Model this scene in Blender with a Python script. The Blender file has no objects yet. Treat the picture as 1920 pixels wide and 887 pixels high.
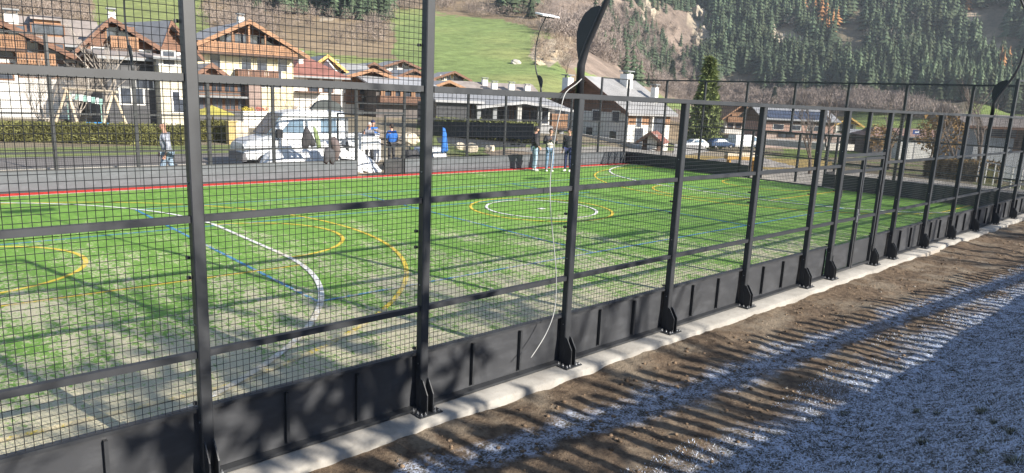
import bpy, math, random
import numpy as np
from mathutils import Vector, Matrix, Euler

# ------------------------------------------------------------------ camera, sky, sun, exposure
SC = bpy.context.scene
COL = SC.collection
CAM = np.array([-3.699, -5.175, 2.9955])
YAW, PITCH, ROLL, FPX = 0.81962, 0.19751, 0.04404, 1309.66      # pixels of a 1920 wide frame
W, H = 1920, 887
_f = np.array([math.cos(PITCH)*math.cos(YAW), math.cos(PITCH)*math.sin(YAW), -math.sin(PITCH)])
_r0 = np.cross(_f, [0, 0, 1]); _r0 /= np.linalg.norm(_r0); _u0 = np.cross(_r0, _f)
RT = math.cos(ROLL)*_r0 + math.sin(ROLL)*_u0
UP = -math.sin(ROLL)*_r0 + math.cos(ROLL)*_u0
FW = _f
cd = bpy.data.cameras.new('camera'); cam = bpy.data.objects.new('camera', cd); COL.objects.link(cam)
cd.sensor_width = 36; cd.lens = 36*FPX/W; cd.clip_end = 6000; cd.clip_start = 0.05
M = Matrix(((RT[0], UP[0], -FW[0], CAM[0]), (RT[1], UP[1], -FW[1], CAM[1]), (RT[2], UP[2], -FW[2], CAM[2]), (0, 0, 0, 1)))
cam.matrix_world = M
SC.camera = cam
SUN = np.array([0.23, -1.0, 0.0]); SUN /= np.linalg.norm(SUN)
SEL = math.radians(24.8)
SUN = SUN*math.cos(SEL) + np.array([0, 0, math.sin(SEL)])
wd = bpy.data.worlds.new('World'); SC.world = wd; wd.use_nodes = True
nt = wd.node_tree; nt.nodes.clear()
bg = nt.nodes.new('ShaderNodeBackground'); ow = nt.nodes.new('ShaderNodeOutputWorld'); sky = nt.nodes.new('ShaderNodeTexSky')
sky.sky_type = 'NISHITA'; sky.sun_disc = False; sky.sun_elevation = SEL; sky.sun_rotation = math.atan2(SUN[0], SUN[1])
sky.altitude = 900; sky.air_density = 1.0; sky.dust_density = 0.6; sky.ozone_density = 1.2
bg.inputs[1].default_value = 0.088
nt.links.new(sky.outputs[0], bg.inputs[0]); nt.links.new(bg.outputs[0], ow.inputs[0])
sl = bpy.data.lights.new('sun', 'SUN'); so = bpy.data.objects.new('sun', sl); COL.objects.link(so)
sl.energy = 5.0; sl.angle = math.radians(0.45); sl.color = (1.0, 0.93, 0.82)
so.rotation_euler = Vector(SUN).to_track_quat('Z', 'Y').to_euler(); so.location = (0, -20, 30)
SC.view_settings.view_transform = 'Standard'; SC.view_settings.look = 'None'
SC.view_settings.exposure = 1.28; SC.view_settings.gamma = 1.0
SC.cycles.max_bounces = 5; SC.cycles.diffuse_bounces = 3; SC.cycles.glossy_bounces = 2; SC.cycles.transparent_max_bounces = 6

# ------------------------------------------------------------------ helpers
rng = np.random.default_rng(7); random.seed(5)
def horiz(px, py):
    d = FW + ((px - W/2)/FPX)*RT - ((py - H/2)/FPX)*UP
    return d/np.hypot(d[0], d[1])
def at(px, py, dist): return CAM + horiz(px, py)*dist          # a point at a true horizontal distance
def on_z(px, py, z=0.0):
    d = horiz(px, py); return CAM + d*((z - CAM[2])/d[2])
def on_y(px, py, y):
    d = horiz(px, py); return CAM + d*((y - CAM[1])/d[1])
def on_x(px, py, x):
    d = horiz(px, py); return CAM + d*((x - CAM[0])/d[0])
def project(P):
    d = np.asarray(P) - CAM; z = d@FW
    z = np.where(np.abs(z) < 1e-6, 1e-6, z)
    return W/2 + FPX*(d@RT)/z, H/2 - FPX*(d@UP)/z, z

_tab = rng.random((256, 256))
def vnoise(x, y):
    xi = np.floor(x).astype(int); yi = np.floor(y).astype(int)
    fx = x - xi; fy = y - yi; fx = fx*fx*(3-2*fx); fy = fy*fy*(3-2*fy)
    g = lambda a, b: _tab[a & 255, b & 255]
    return (g(xi, yi)*(1-fx) + g(xi+1, yi)*fx)*(1-fy) + (g(xi, yi+1)*(1-fx) + g(xi+1, yi+1)*fx)*fy
def fbm(x, y, n=4):
    s = 0; a = 1; t = 0
    for i in range(n):
        s = s + a*vnoise(x*2**i + 17.3*i, y*2**i + 5.1*i); t += a; a *= .5
    return s/t - .5

ORG = {}
def tag(o, label=None, cat=None, group=None, kind=None):
    if label: o['label'] = label
    if cat: o['category'] = cat
    if group: o['group'] = group
    if kind: o['kind'] = kind
    return o
def thing(name, loc, label, cat, group=None):
    o = bpy.data.objects.new(name, None); COL.objects.link(o); o.location = tuple(loc); o.empty_display_size = .2
    ORG[o.name] = np.array(loc, float)
    return tag(o, label, cat, group)
def link_mesh(name, me, parent=None):
    o = bpy.data.objects.new(name, me); COL.objects.link(o)
    if parent is not None:
        o.parent = parent; ORG[o.name] = ORG[parent.name]
    else: ORG[o.name] = np.zeros(3)
    return o

class MB:
    def __init__(s): s.v = []; s.f = []; s.m = []; s.X = None
    def pt(s, p):
        if s.X is not None:
            o, ex, ey, ez = s.X; p = o + ex*p[0] + ey*p[1] + ez*p[2]
        s.v.append((float(p[0]), float(p[1]), float(p[2]))); return len(s.v)-1
    def face(s, pts, m=0):
        s.f.append([s.pt(p) for p in pts]); s.m.append(m)
    def hexa(s, c, m=0):
        i = [s.pt(p) for p in c]
        for q in ((0,3,2,1),(4,5,6,7),(0,1,5,4),(1,2,6,5),(2,3,7,6),(3,0,4,7)):
            s.f.append([i[k] for k in q]); s.m.append(m)
    def box(s, x0, x1, y0, y1, z0, z1, m=0):
        s.hexa([(x0,y0,z0),(x1,y0,z0),(x1,y1,z0),(x0,y1,z0),(x0,y0,z1),(x1,y0,z1),(x1,y1,z1),(x0,y1,z1)], m)
    def beam(s, p, q, w, h, m=0, up=(0,0,1)):
        p = np.array(p, float); q = np.array(q, float); d = q-p; d /= np.linalg.norm(d)
        u = np.array(up, float)
        if abs(d@u) > .98: u = np.array([0, 1., 0])
        a = np.cross(d, u); a /= np.linalg.norm(a); b = np.cross(a, d)
        a = a*w/2; b = b*h/2
        s.hexa([p-a-b, p+a-b, q+a-b, q-a-b, p-a+b, p+a+b, q+a+b, q-a+b], m)
    def tube(s, pts, r, n=8, m=0, caps=True):
        pts = [np.array(p, float) for p in pts]
        if not hasattr(r, '__len__'): r = [r]*len(pts)
        rings = []; ref = None
        for i, p in enumerate(pts):
            d = pts[min(i+1, len(pts)-1)] - pts[max(i-1, 0)]; d = d/(np.linalg.norm(d)+1e-9)
            if ref is None: ref = np.array([1., 0, 0]) if abs(d[0]) < .8 else np.array([0, 1., 0])
            a = ref - d*(ref@d); a /= np.linalg.norm(a)+1e-9; ref = a; b = np.cross(d, a)
            rings.append([s.pt(p + r[i]*(math.cos(2*math.pi*k/n)*a + math.sin(2*math.pi*k/n)*b)) for k in range(n)])
        for i in range(len(rings)-1):
            for k in range(n):
                s.f.append([rings[i][k], rings[i][(k+1) % n], rings[i+1][(k+1) % n], rings[i+1][k]]); s.m.append(m)
        if caps:
            s.f.append(rings[0][::-1]); s.m.append(m); s.f.append(rings[-1]); s.m.append(m)
    def extrude(s, poly, vec, m=0):
        vec = np.array(vec, float); a = [np.array(p, float) for p in poly]; n = len(a)
        i = [s.pt(p) for p in a]; j = [s.pt(p+vec) for p in a]
        s.f.append(i[::-1]); s.m.append(m); s.f.append(j); s.m.append(m)
        for k in range(n):
            s.f.append([i[k], i[(k+1) % n], j[(k+1) % n], j[k]]); s.m.append(m)
    def ball(s, c, rx, ry, rz, n=8, k=6, m=0, amp=0., seed=0):
        rr = random.Random(seed); c = np.array(c, float); rings = []
        for i in range(1, k):
            t = math.pi*i/k
            rings.append([s.pt(c + np.array([rx*math.sin(t)*math.cos(2*math.pi*j/n), ry*math.sin(t)*math.sin(2*math.pi*j/n), rz*math.cos(t)])*(1+amp*(rr.random()-.5))) for j in range(n)])
        a = s.pt(c+np.array([0,0,rz])); b = s.pt(c-np.array([0,0,rz]))
        for j in range(n):
            s.f.append([a, rings[0][j], rings[0][(j+1)%n]]); s.m.append(m)
            s.f.append([b, rings[-1][(j+1)%n], rings[-1][j]]); s.m.append(m)
            for i in range(len(rings)-1):
                s.f.append([rings[i][j], rings[i+1][j], rings[i+1][(j+1)%n], rings[i][(j+1)%n]]); s.m.append(m)
    def build(s, name, mats, parent=None, smooth=False):
        me = bpy.data.meshes.new(name)
        o0 = ORG[parent.name] if parent is not None else np.zeros(3)
        me.from_pydata([(x-o0[0], y-o0[1], z-o0[2]) for x, y, z in s.v], [], s.f)
        if not isinstance(mats, (list, tuple)): mats = [mats]
        for q in mats: me.materials.append(q)
        if len(mats) > 1: me.polygons.foreach_set('material_index', s.m)
        if smooth: me.polygons.foreach_set('use_smooth', [True]*len(me.polygons))
        me.update()
        return link_mesh(name, me, parent)

def np_mesh(name, v, f, mats, col=None, parent=None, midx=None):
    """big mesh of equal sized faces (rows of f)"""
    v = np.asarray(v, np.float32); f = np.asarray(f, np.int32); k = f.shape[1]
    me = bpy.data.meshes.new(name)
    me.vertices.add(len(v)); me.vertices.foreach_set('co', v.ravel())
    me.loops.add(f.size); me.loops.foreach_set('vertex_index', f.ravel())
    me.polygons.add(len(f)); me.polygons.foreach_set('loop_start', np.arange(0, f.size, k, dtype=np.int32))
    for q in (mats if isinstance(mats, (list, tuple)) else [mats]): me.materials.append(q)
    if midx is not None: me.polygons.foreach_set('material_index', np.asarray(midx, np.int32))
    if col is not None:
        a = me.color_attributes.new('Col', 'FLOAT_COLOR', 'POINT')
        c = np.ones((len(v), 4), np.float32); c[:, :3] = col; a.data.foreach_set('color', c.ravel())
    me.update(calc_edges=True); me.validate()
    return link_mesh(name, me, parent)

# ------------------------------------------------------------------ materials
def new_mat(name):
    m = bpy.data.materials.new(name); m.use_nodes = True; n = m.node_tree
    return m, n, n.nodes['Principled BSDF']
def N(n, t, **k):
    x = n.nodes.new(t)
    for a, b in k.items():
        if a == 'inp':
            for i, val in b.items(): x.inputs[i].default_value = val
        else: setattr(x, a, b)
    return x
def noise(n, vec, scale, detail=4, rough=.6):
    x = N(n, 'ShaderNodeTexNoise', inp={'Scale': scale, 'Detail': detail, 'Roughness': rough})
    n.links.new(vec, x.inputs['Vector']); return x.outputs['Fac']
def ramp(n, fac, a, b, ca=(0,0,0,1), cb=(1,1,1,1)):
    x = n.nodes.new('ShaderNodeValToRGB'); e = x.color_ramp.elements
    e[0].position = a; e[1].position = b; e[0].color = ca; e[1].color = cb
    n.links.new(fac, x.inputs[0]); return x.outputs[0]
def mix(n, fac, a, b, mode='MIX'):
    x = n.nodes.new('ShaderNodeMix'); x.data_type = 'RGBA'; x.blend_type = mode
    for s, val in ((x.inputs[0], fac), (x.inputs[6], a), (x.inputs[7], b)):
        if hasattr(val, 'is_output'): n.links.new(val, s)
        else: s.default_value = val if not isinstance(val, tuple) else (*val[:3], 1)
    return x.outputs[2]
def math_(n, op, a, b=0., c=0.):
    x = n.nodes.new('ShaderNodeMath'); x.operation = op
    for s, val in zip(x.inputs, (a, b, c)):
        if hasattr(val, 'is_output'): n.links.new(val, s)
        else: s.default_value = val
    return x.outputs[0]
def bump(n, p, h, strength=.4, dist=.02):
    x = N(n, 'ShaderNodeBump', inp={'Strength': strength, 'Distance': dist}); n.links.new(h, x.inputs['Height']); n.links.new(x.outputs[0], p.inputs['Normal'])
def pos(n): return n.nodes.new('ShaderNodeNewGeometry').outputs['Position']
_mc = {}
def pm(name, c, rough=.7, var=.25, scale=3., metal=0., bmp=0., bs=30., spec=.4):
    """painted / plastered / plain surface with a little unevenness of its own"""
    if name in _mc: return _mc[name]
    m, n, p = new_mat(name); P = pos(n)
    f = noise(n, P, scale, 5)
    lo = tuple(x*(1-var) for x in c); hi = tuple(min(1, x*(1+var)) for x in c)
    n.links.new(ramp(n, f, .3, .7, (*lo, 1), (*hi, 1)), p.inputs['Base Color'])
    p.inputs['Roughness'].default_value = rough; p.inputs['Metallic'].default_value = metal
    p.inputs['Specular IOR Level'].default_value = spec
    if bmp: bump(n, p, noise(n, P, bs, 4), bmp, .02)
    _mc[name] = m; return m
def plank(name, c, step=.18, axis=2, rough=.7, var=.3):
    """boarded timber: thin dark joints every step metres along an axis, grain noise"""
    if name in _mc: return _mc[name]
    m, n, p = new_mat(name); P = pos(n); s = n.nodes.new('ShaderNodeSeparateXYZ'); n.links.new(P, s.inputs[0])
    t = math_(n, 'FRACT', math_(n, 'DIVIDE', s.outputs[axis], step))
    j = math_(n, 'GREATER_THAN', t, .12)
    f = noise(n, P, 2.5, 5)
    col = ramp(n, f, .3, .7, (*[x*(1-var) for x in c], 1), (*[min(1, x*(1+var)) for x in c], 1))
    n.links.new(mix(n, j, tuple(x*.45 for x in c), col), p.inputs['Base Color']); p.inputs['Roughness'].default_value = rough
    bump(n, p, j, .5, .02)
    _mc[name] = m; return m
def glass(name='window_glass', c=(.03, .035, .045)):
    if name in _mc: return _mc[name]
    m, n, p = new_mat(name); f = noise(n, pos(n), 1.3, 2)
    n.links.new(ramp(n, f, .35, .7, (*c, 1), (*[x*2.6 for x in c], 1)), p.inputs['Base Color'])
    p.inputs['Roughness'].default_value = .08; p.inputs['Specular IOR Level'].default_value = .7
    _mc[name] = m; return m
def attr_mat(name, rough=.85, var=.35, scale=1.2, bmp=0., spec=.2):
    m, n, p = new_mat(name); a = N(n, 'ShaderNodeVertexColor', layer_name='Col')
    f = noise(n, pos(n), scale, 6, .7)
    g = ramp(n, f, .25, .75, (1-var, 1-var, 1-var, 1), (1+var, 1+var, 1+var, 1))
    n.links.new(mix(n, 1., a.outputs[0], g, 'MULTIPLY'), p.inputs['Base Color'])
    p.inputs['Roughness'].default_value = rough; p.inputs['Specular IOR Level'].default_value = spec
    if bmp: bump(n, p, f, bmp, 1.)
    return m
STEEL = pm('anthracite_powder_coat', (.027, .029, .033), .46, .18, 6., spec=.5)
def panel_mat(name, c, rough):
    m, n, p = new_mat(name); P = pos(n)
    sc = N(n, 'ShaderNodeMapping', inp={'Scale': (1.2, 1.2, 3.)}); n.links.new(P, sc.inputs[0])
    f = noise(n, sc.outputs[0], 2.2, 7, .65)
    dust = ramp(n, f, .48, .78)
    sp = noise(n, P, 60, 2)
    n.links.new(mix(n, math_(n, 'MULTIPLY', dust, .35), c, tuple(min(1, x*2.2+.02) for x in c)), p.inputs['Base Color'])
    n.links.new(math_(n, 'ADD', rough-.08, math_(n, 'MULTIPLY', f, .25)), p.inputs['Roughness'])
    bump(n, p, sp, .04, .005)
    return m
KICK = panel_mat('kickboard_panel', (.035, .037, .042), .45)
KICK_IN = panel_mat('kickboard_grey_panel', (.072, .081, .092), .5)
KICK_SH = panel_mat('kickboard_shaded_panel', (.03, .031, .034), .5)  # darker copy of the grey court-side panel, shade put into its colour
WIRE = pm('mesh_wire_coat', (.022, .023, .026), .4, .1, 5.)
ZINC = pm('zinc_bolts', (.35, .36, .38), .35, .2, 20., .8)
GLASS = glass()
# ------------------------------------------------------------------ terrain: valley floor, meadows and mountainside
DK = np.array([0, 45, 80, 120, 200, 300, 450, 600, 700, 800, 1150.])
ZL = np.array([-.15, -.15, -.3, .5, 10, 28, 60, 105, 150, 200, 380.])
ZR = np.array([-.15, -.4, -2.4, -4.0, -4.8, -4, 0, 10, 62, 125, 340.])
def col_of(x, y):
    a = np.arctan2(y-CAM[1], x-CAM[0]) - YAW; a = (a+np.pi) % (2*np.pi) - np.pi
    return 960 - FPX*np.tan(np.clip(a, -1.2, 1.2)), a
def terrain(x, y):
    x = np.asarray(x, float); y = np.asarray(y, float)
    c, a = col_of(x, y); d = np.hypot(x-CAM[0], y-CAM[1])
    w = np.clip((c-1000)/300, 0, 1); w = w*w*(3-2*w)
    z = np.interp(d, DK, ZL)*(1-w) + np.interp(d, DK, ZR)*w
    k = np.clip((d-130)/350, 0, 1)
    amp = k*(4 + 9*w + 5*np.clip((d-430)/200, 0, 1))
    z = z + amp*fbm(x/70, y/70, 5)*2
    z = np.where(np.abs(a) > 1.0, np.minimum(z, -.15 + np.clip(d-60, 0, None)*.04), z)
    return z
def inpoly(px, py, poly):
    r = np.zeros(px.shape, bool); n = len(poly)
    for i in range(n):
        x1, y1 = poly[i]; x2, y2 = poly[(i+1) % n]
        if y1 == y2: continue
        c = ((y1 > py) != (y2 > py)) & (px < (x2-x1)*(py-y1)/(y2-y1)+x1)
        r ^= c
    return r
R_ = math.radians
az = np.concatenate([np.arange(-42, 42.01, .12), np.arange(46, 315, 4)])
dd = [0.4, 3, 8, 15, 24, 34, 42, 48]
while dd[-1] < 1150: dd.append(dd[-1]*1.016)
dd = np.array(dd)
A, D = np.meshgrid(np.radians(az)+YAW, dd, indexing='ij')
X = CAM[0] + D*np.cos(A); Y = CAM[1] + D*np.sin(A); Z = terrain(X, Y)
PX, PY, PZ = project(np.stack([X, Y, Z], -1))
_RK = [[(1180,-60),(1350,-60),(1450,10),(1360,110),(1290,100),(1240,60),(1180,20)], [(1430,60),(1500,40),(1515,110),(1470,104),(1436,96)]]
jx = 60*fbm(X/38, Y/38, 5); jy = 24*fbm(X/31+50, Y/31, 5)
qx = PX + jx; qy = PY + jy; front = PZ > 1
MEADOW = [[(806,230),(800,24),(870,27),(960,47),(1010,60),(1045,74),(1000,92),(1012,112),(1062,120),(1072,150),(1085,180),(1085,230)],
          [(735,22),(815,22),(815,230),(742,135)], [(1088,128),(1135,146),(1250,182),(1320,205),(1085,215)], [(170,-40),(385,-20),(385,70),(170,60)], [(560,95),(740,110),(740,150),(560,130)]]
FOREST = [[(1330,-300),(1300,60),(1330,95),(1290,130),(1340,165),(1480,178),(1600,180),(1700,195),(1800,235),(1940,238),(2500,240),(2500,-300)]]
ROCK = [[(1010,78),(1062,72),(1086,108),(1040,128),(1000,108)], [(1276,15),(1330,28),(1350,92),(1310,98),(1286,66)], [(1436,64),(1496,48),(1508,106),(1470,100),(1440,92)],
        [(1190,-40),(1240,-40),(1232,28),(1200,30)], [(600,0),(650,0),(640,30),(605,35)]]
SCREE = [[(1755,-60),(1782,-60),(1812,28),(1850,68),(1920,112),(1990,160),(1990,190),(1920,160),(1850,98),(1800,52)]]
FIELD = [[(1470,258),(1725,258),(1725,292),(1470,296)], [(1585,205),(1862,210),(1862,248),(1585,256)], [(1820,196),(1960,186),(1960,236),(1820,224)]]
def anyp(polys, x, y):
    r = np.zeros(x.shape, bool)
    for p in polys: r |= inpoly(x, y, p)
    return r
n1 = fbm(X/40, Y/40, 5)[..., None]; n2 = fbm(X/9+9, Y/9, 4)[..., None]
C = np.ones(X.shape+(3,))*np.array([.235, .175, .11])*(1+.9*n1) + np.array([.03, .01, -.01])*n2
pale = np.array([.30, .22, .15])
val = D < 135
C[val] = (np.array([.215, .18, .125])*(1+.5*n1)+.06*n2)[val]
vm = val & (n2[..., 0] > .02) & (PX > 780); C[vm] = (np.array([.15, .18, .06])*(1+.5*n1))[vm]
bush = (D > 220) & (PX > 1020) & (PX < 1480); C[bush] = (np.array([.20, .155, .125])*(1+.9*n1+.7*n2))[bush]
mk = anyp(MEADOW, qx, qy) & (D > 100) & front; C[mk] = (np.array([.18, .235, .08])*(1+.45*n1+.25*n2) + np.array([.05, .0, .01])*np.clip(n1*3, 0, 1))[mk]
mk = anyp(MEADOW[3:], qx, qy) & (D > 100) & front; C[mk] = (np.array([.20, .23, .08])*(1+.4*n1+.3*n2))[mk]
mk = anyp(FOREST, qx, qy) & (D > 420) & front; C[mk] = (np.array([.15, .125, .085])*(1+.6*n2+.5*n1))[mk]
mk = anyp(ROCK, qx, qy) & (D > 150) & front; C[mk] = (np.array([.33, .275, .205])*(1+.8*n1+.9*n2))[mk]
mk = anyp(SCREE, qx, qy) & (D > 300) & front; C[mk] = (np.array([.36, .28, .20])*(1+.4*n1+.4*n2))[mk]
mk = anyp(FIELD, PX+.4*jx, PY+.2*jy) & (D < 600) & front; C[mk] = (np.array([.17, .22, .06])*(1+.3*n1+.4*n2))[mk]
rk = np.zeros(X.shape, bool)
for _p in _RK: rk |= inpoly(qx, qy, _p)
rk &= (D > 200) & front
Z = Z + rk*(9*np.abs(fbm(X/24, Y/24, 4))+2.5*fbm(X/7, Y/7, 2))
C = np.clip(C, .015, .6)
na, nd = X.shape
idx = np.arange(na*nd).reshape(na, nd); nx = np.roll(idx, -1, axis=0)
fq = np.stack([idx[:, :-1], nx[:, :-1], nx[:, 1:], idx[:, 1:]], -1).reshape(-1, 4)[:, ::-1]
tv = np.stack([X, Y, Z], -1).reshape(-1, 3)
TER = attr_mat('hillside_ground', .9, .42, .22, .6)
tg = np_mesh('terrain', tv, fq, TER, C.reshape(-1, 3)); tag(tg, kind='structure'); tg.data.polygons.foreach_set('use_smooth', [True]*len(tg.data.polygons))

# ------------------------------------------------------------------ near ground: dirt strip and frosted bank up to the road
def ground_z(x, y):
    x = np.asarray(x, float); y = np.asarray(y, float)
    t = np.clip((-2.55-y)/3.6, 0, 1); s = t*t*(3-2*t)
    z = -.085 + .045*fbm(x*1.1, y*1.6, 5)*2 + .03*fbm(x*7, y*7, 3) + .02*np.clip((y+.75)/.35, 0, 1)*vnoise(x*2.3, y)*2
    z = z + 1.5*s + .10*fbm(x*.9+30, y*.9, 4)*np.clip(t*4, 0, 1)*np.clip((y+8)/2, 0, 1)
    return z
gx = np.concatenate([np.arange(-60, -3, 1.5), np.arange(-3, 12, .05), np.arange(12, 30, .12), np.arange(30, 90, 1.5)])
gy = np.concatenate([np.arange(-60, -6, 3.), np.arange(-6, -5, .25), np.arange(-5, -.30, .045), [-.30]])
GX, GY = np.meshgrid(gx, gy, indexing='ij'); GZ = ground_z(GX, GY)
k = np.arange(GX.size).reshape(GX.shape)
gf = np.stack([k[:-1, :-1], k[1:, :-1], k[1:, 1:], k[:-1, 1:]], -1).reshape(-1, 4)
m, n, p = new_mat('dirt_and_frosted_grass'); P = pos(n); s = n.nodes.new('ShaderNodeSeparateXYZ'); n.links.new(P, s.inputs[0])
f1 = noise(n, P, 1.1, 6, .65); f2 = noise(n, P, 9, 6, .7); f3 = noise(n, P, 42, 4, .75); f4 = noise(n, P, 3.3, 5, .7)
dirt = mix(n, ramp(n, f2, .36, .64), (.085, .062, .046), (.215, .158, .108))
dirt = mix(n, math_(n, 'MULTIPLY', ramp(n, f1, .5, .62), .7), dirt, (.27, .225, .17))
dirt = mix(n, math_(n, 'MULTIPLY', ramp(n, f3, .6, .68), .6), dirt, (.05, .036, .026))
fr = math_(n, 'ADD', math_(n, 'MULTIPLY', f1, 1.5), math_(n, 'MULTIPLY', f4, .9))                 # mean about 1.2
lim = math_(n, 'ADD', math_(n, 'MULTIPLY', math_(n, 'ADD', s.outputs[1], 2.05), -1.0), fr)             # grows towards the bank
# a belt where frost outlived the shade of the fence rail
belt = math_(n, 'SUBTRACT', .26, math_(n, 'ABSOLUTE', math_(n, 'ADD', math_(n, 'ADD', s.outputs[1], math_(n, 'MULTIPLY', s.outputs[0], .085)), 1.02)))
frost = math_(n, 'MAXIMUM', ramp(n, math_(n, 'MULTIPLY', lim, .4), .50, .68), math_(n, 'MULTIPLY', ramp(n, math_(n, 'ADD', belt, math_(n, 'MULTIPLY', math_(n, 'SUBTRACT', f1, .45), 1.2)), .02, .2), .8))
speck = ramp(n, math_(n, 'ADD', math_(n, 'MULTIPLY', f3, .62), math_(n, 'MULTIPLY', f2, .38)), .45, .57)
gr = mix(n, ramp(n, f2, .4, .6), (.055, .05, .032), (.11, .085, .055))
fc = mix(n, speck, gr, (.54, .61, .76))  # frost tinted with the blue of the skylit shade
n.links.new(mix(n, frost, dirt, fc), p.inputs['Base Color']); p.inputs['Roughness'].default_value = .9; p.inputs['Specular IOR Level'].default_value = .15
bump(n, p, math_(n, 'ADD', f3, math_(n, 'MULTIPLY', f2, 1.5)), .9, .03)
gnd = np_mesh('ground', np.stack([GX, GY, GZ], -1).reshape(-1, 3), gf, m); tag(gnd, kind='structure')
gnd.data.polygons.foreach_set('use_smooth', [True]*len(gnd.data.polygons))

# short frosted grass on the bank: far too many blades to count
def blades():
    n = 150000
    x = -1 + 16*rng.random(n)**1.5; y = -5.0 + 3.3*rng.random(n)
    keep = (fbm(x*1.3, y*1.3, 3) > -.12 - .9*np.clip((-2.2-y), -1, 1)*.25) & (y < -1.95 + .9*fbm(x*.8, y*.8, 3))
    x, y = x[keep], y[keep]; n = len(x); z = ground_z(x, y)-.006
    h = .008+.024*rng.random(n)**2; a = rng.random(n)*6.283; w = .003+.003*rng.random(n)
    lx = (rng.random(n)-.5)*.055; ly = (rng.random(n)-.5)*.055
    v = np.empty((n, 3, 3)); v[:, 0] = np.stack([x-w*np.cos(a), y-w*np.sin(a), z], -1); v[:, 1] = np.stack([x+w*np.cos(a), y+w*np.sin(a), z], -1); v[:, 2] = np.stack([x+lx, y+ly, z+h], -1)
    u = rng.random(n)+.5*fbm(x*2, y*2, 3)
    c = np.where((u > .38)[:, None], np.array([.66, .73, .86])*(.75+.4*rng.random((n, 1))), np.array([.07, .065, .035])*(.6+.9*rng.random((n, 1))))
    return v.reshape(-1, 3), np.arange(3*n).reshape(n, 3), np.repeat(c, 3, 0)
v_, f_, c_ = blades()
tag(np_mesh('frosted_grass', v_, f_, attr_mat('frosted_blade', .8, .1, 5.), c_), 'short frosted grass on the shaded bank in the foreground', 'grass', kind='stuff')
# clods and stones lying on the dirt
def clods():
    vs = []; fs = []; cs = []; o = 0
    base = MB(); base.ball((0, 0, 0), 1, 1, .7, 6, 4); bv = np.array(base.v); 
    tri = []
    for q in base.f: tri += [q] if len(q) == 3 else [[q[0], q[1], q[2]], [q[0], q[2], q[3]]]
    tri = np.array(tri)
    for i in range(2600):
        x = -1.2+20*random.random()**1.4; y = -.5-random.random()*(1.9 if random.random() < .85 else 3.9); r = .005+.022*random.random()**4
        z = float(ground_z(x, y))+r*.2
        vs.append(bv*r*(1+.5*(rng.random((len(bv), 1))-.5))*np.array([1, .7+.6*random.random(), .8]) + np.array([x, y, z])); fs.append(tri+o); o += len(bv)
        c = np.array([.17, .12, .08])*(.5+.9*random.random()) if random.random() < .97 else np.array([.3, .27, .23])
        cs.append(np.tile(c, (len(bv), 1)))
    return np.vstack(vs), np.vstack(fs), np.vstack(cs)
v_, f_, c_ = clods()
tag(np_mesh('soil_clods', v_, f_, attr_mat('clod_soil', .95, .3, 20.), c_), 'loose soil clods and pebbles on the dirt strip', 'soil', kind='stuff')

# ------------------------------------------------------------------ concrete kerb under the near fence
m, n, p = new_mat('cast_concrete'); P = pos(n); a1 = noise(n, P, 1.6, 6, .7); a2 = noise(n, P, 25, 4, .7); sz = n.nodes.new('ShaderNodeSeparateXYZ'); n.links.new(P, sz.inputs[0])
cc = mix(n, ramp(n, a1, .35, .65), (.215, .203, .185), (.345, .328, .30)); cc = mix(n, math_(n, 'MULTIPLY', ramp(n, a2, .58, .7), .5), cc, (.25, .21, .165))
edge = ramp(n, math_(n, 'ADD', math_(n, 'MULTIPLY', sz.outputs[1], -1.), math_(n, 'MULTIPLY', a1, .25)), .46, .52)
n.links.new(mix(n, math_(n, 'MULTIPLY', edge, .55), cc, (.22, .165, .115)), p.inputs['Base Color']); p.inputs['Roughness'].default_value = .88; bump(n, p, math_(n, 'ADD', a2, a1), .35, .02)
CONC = m
xs = np.concatenate([np.arange(-9, 26.4, .08)]); prof = []
vv = []; ff = []
for i, x in enumerate(xs):
    off = .010*(vnoise(np.array(x*3.1), np.array(2.))-.5) + .016*(vnoise(np.array(x*11), np.array(9.))-.5)
    step = .05*math.sin(int(x/2.05)*2.4) if x > 13 else 0
    if x > 13 and (x % 2.05) < .08: step -= .03
    y0 = -.315 + off - step*.9
    vv += [(x, .02, -.003), (x, y0+.025, -.004+.006*vnoise(np.array(x*5), np.array(4.))), (x, y0, -.03), (x, y0-.012+off, -.2)]
for i in range(len(xs)-1):
    for j in range(3): ff.append((4*i+j, 4*i+4+j, 4*i+5+j, 4*i+1+j))
kb = np_mesh('kerb', np.array(vv, float), np.array(ff)[:, ::-1], CONC); tag(kb, kind='structure')

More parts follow.
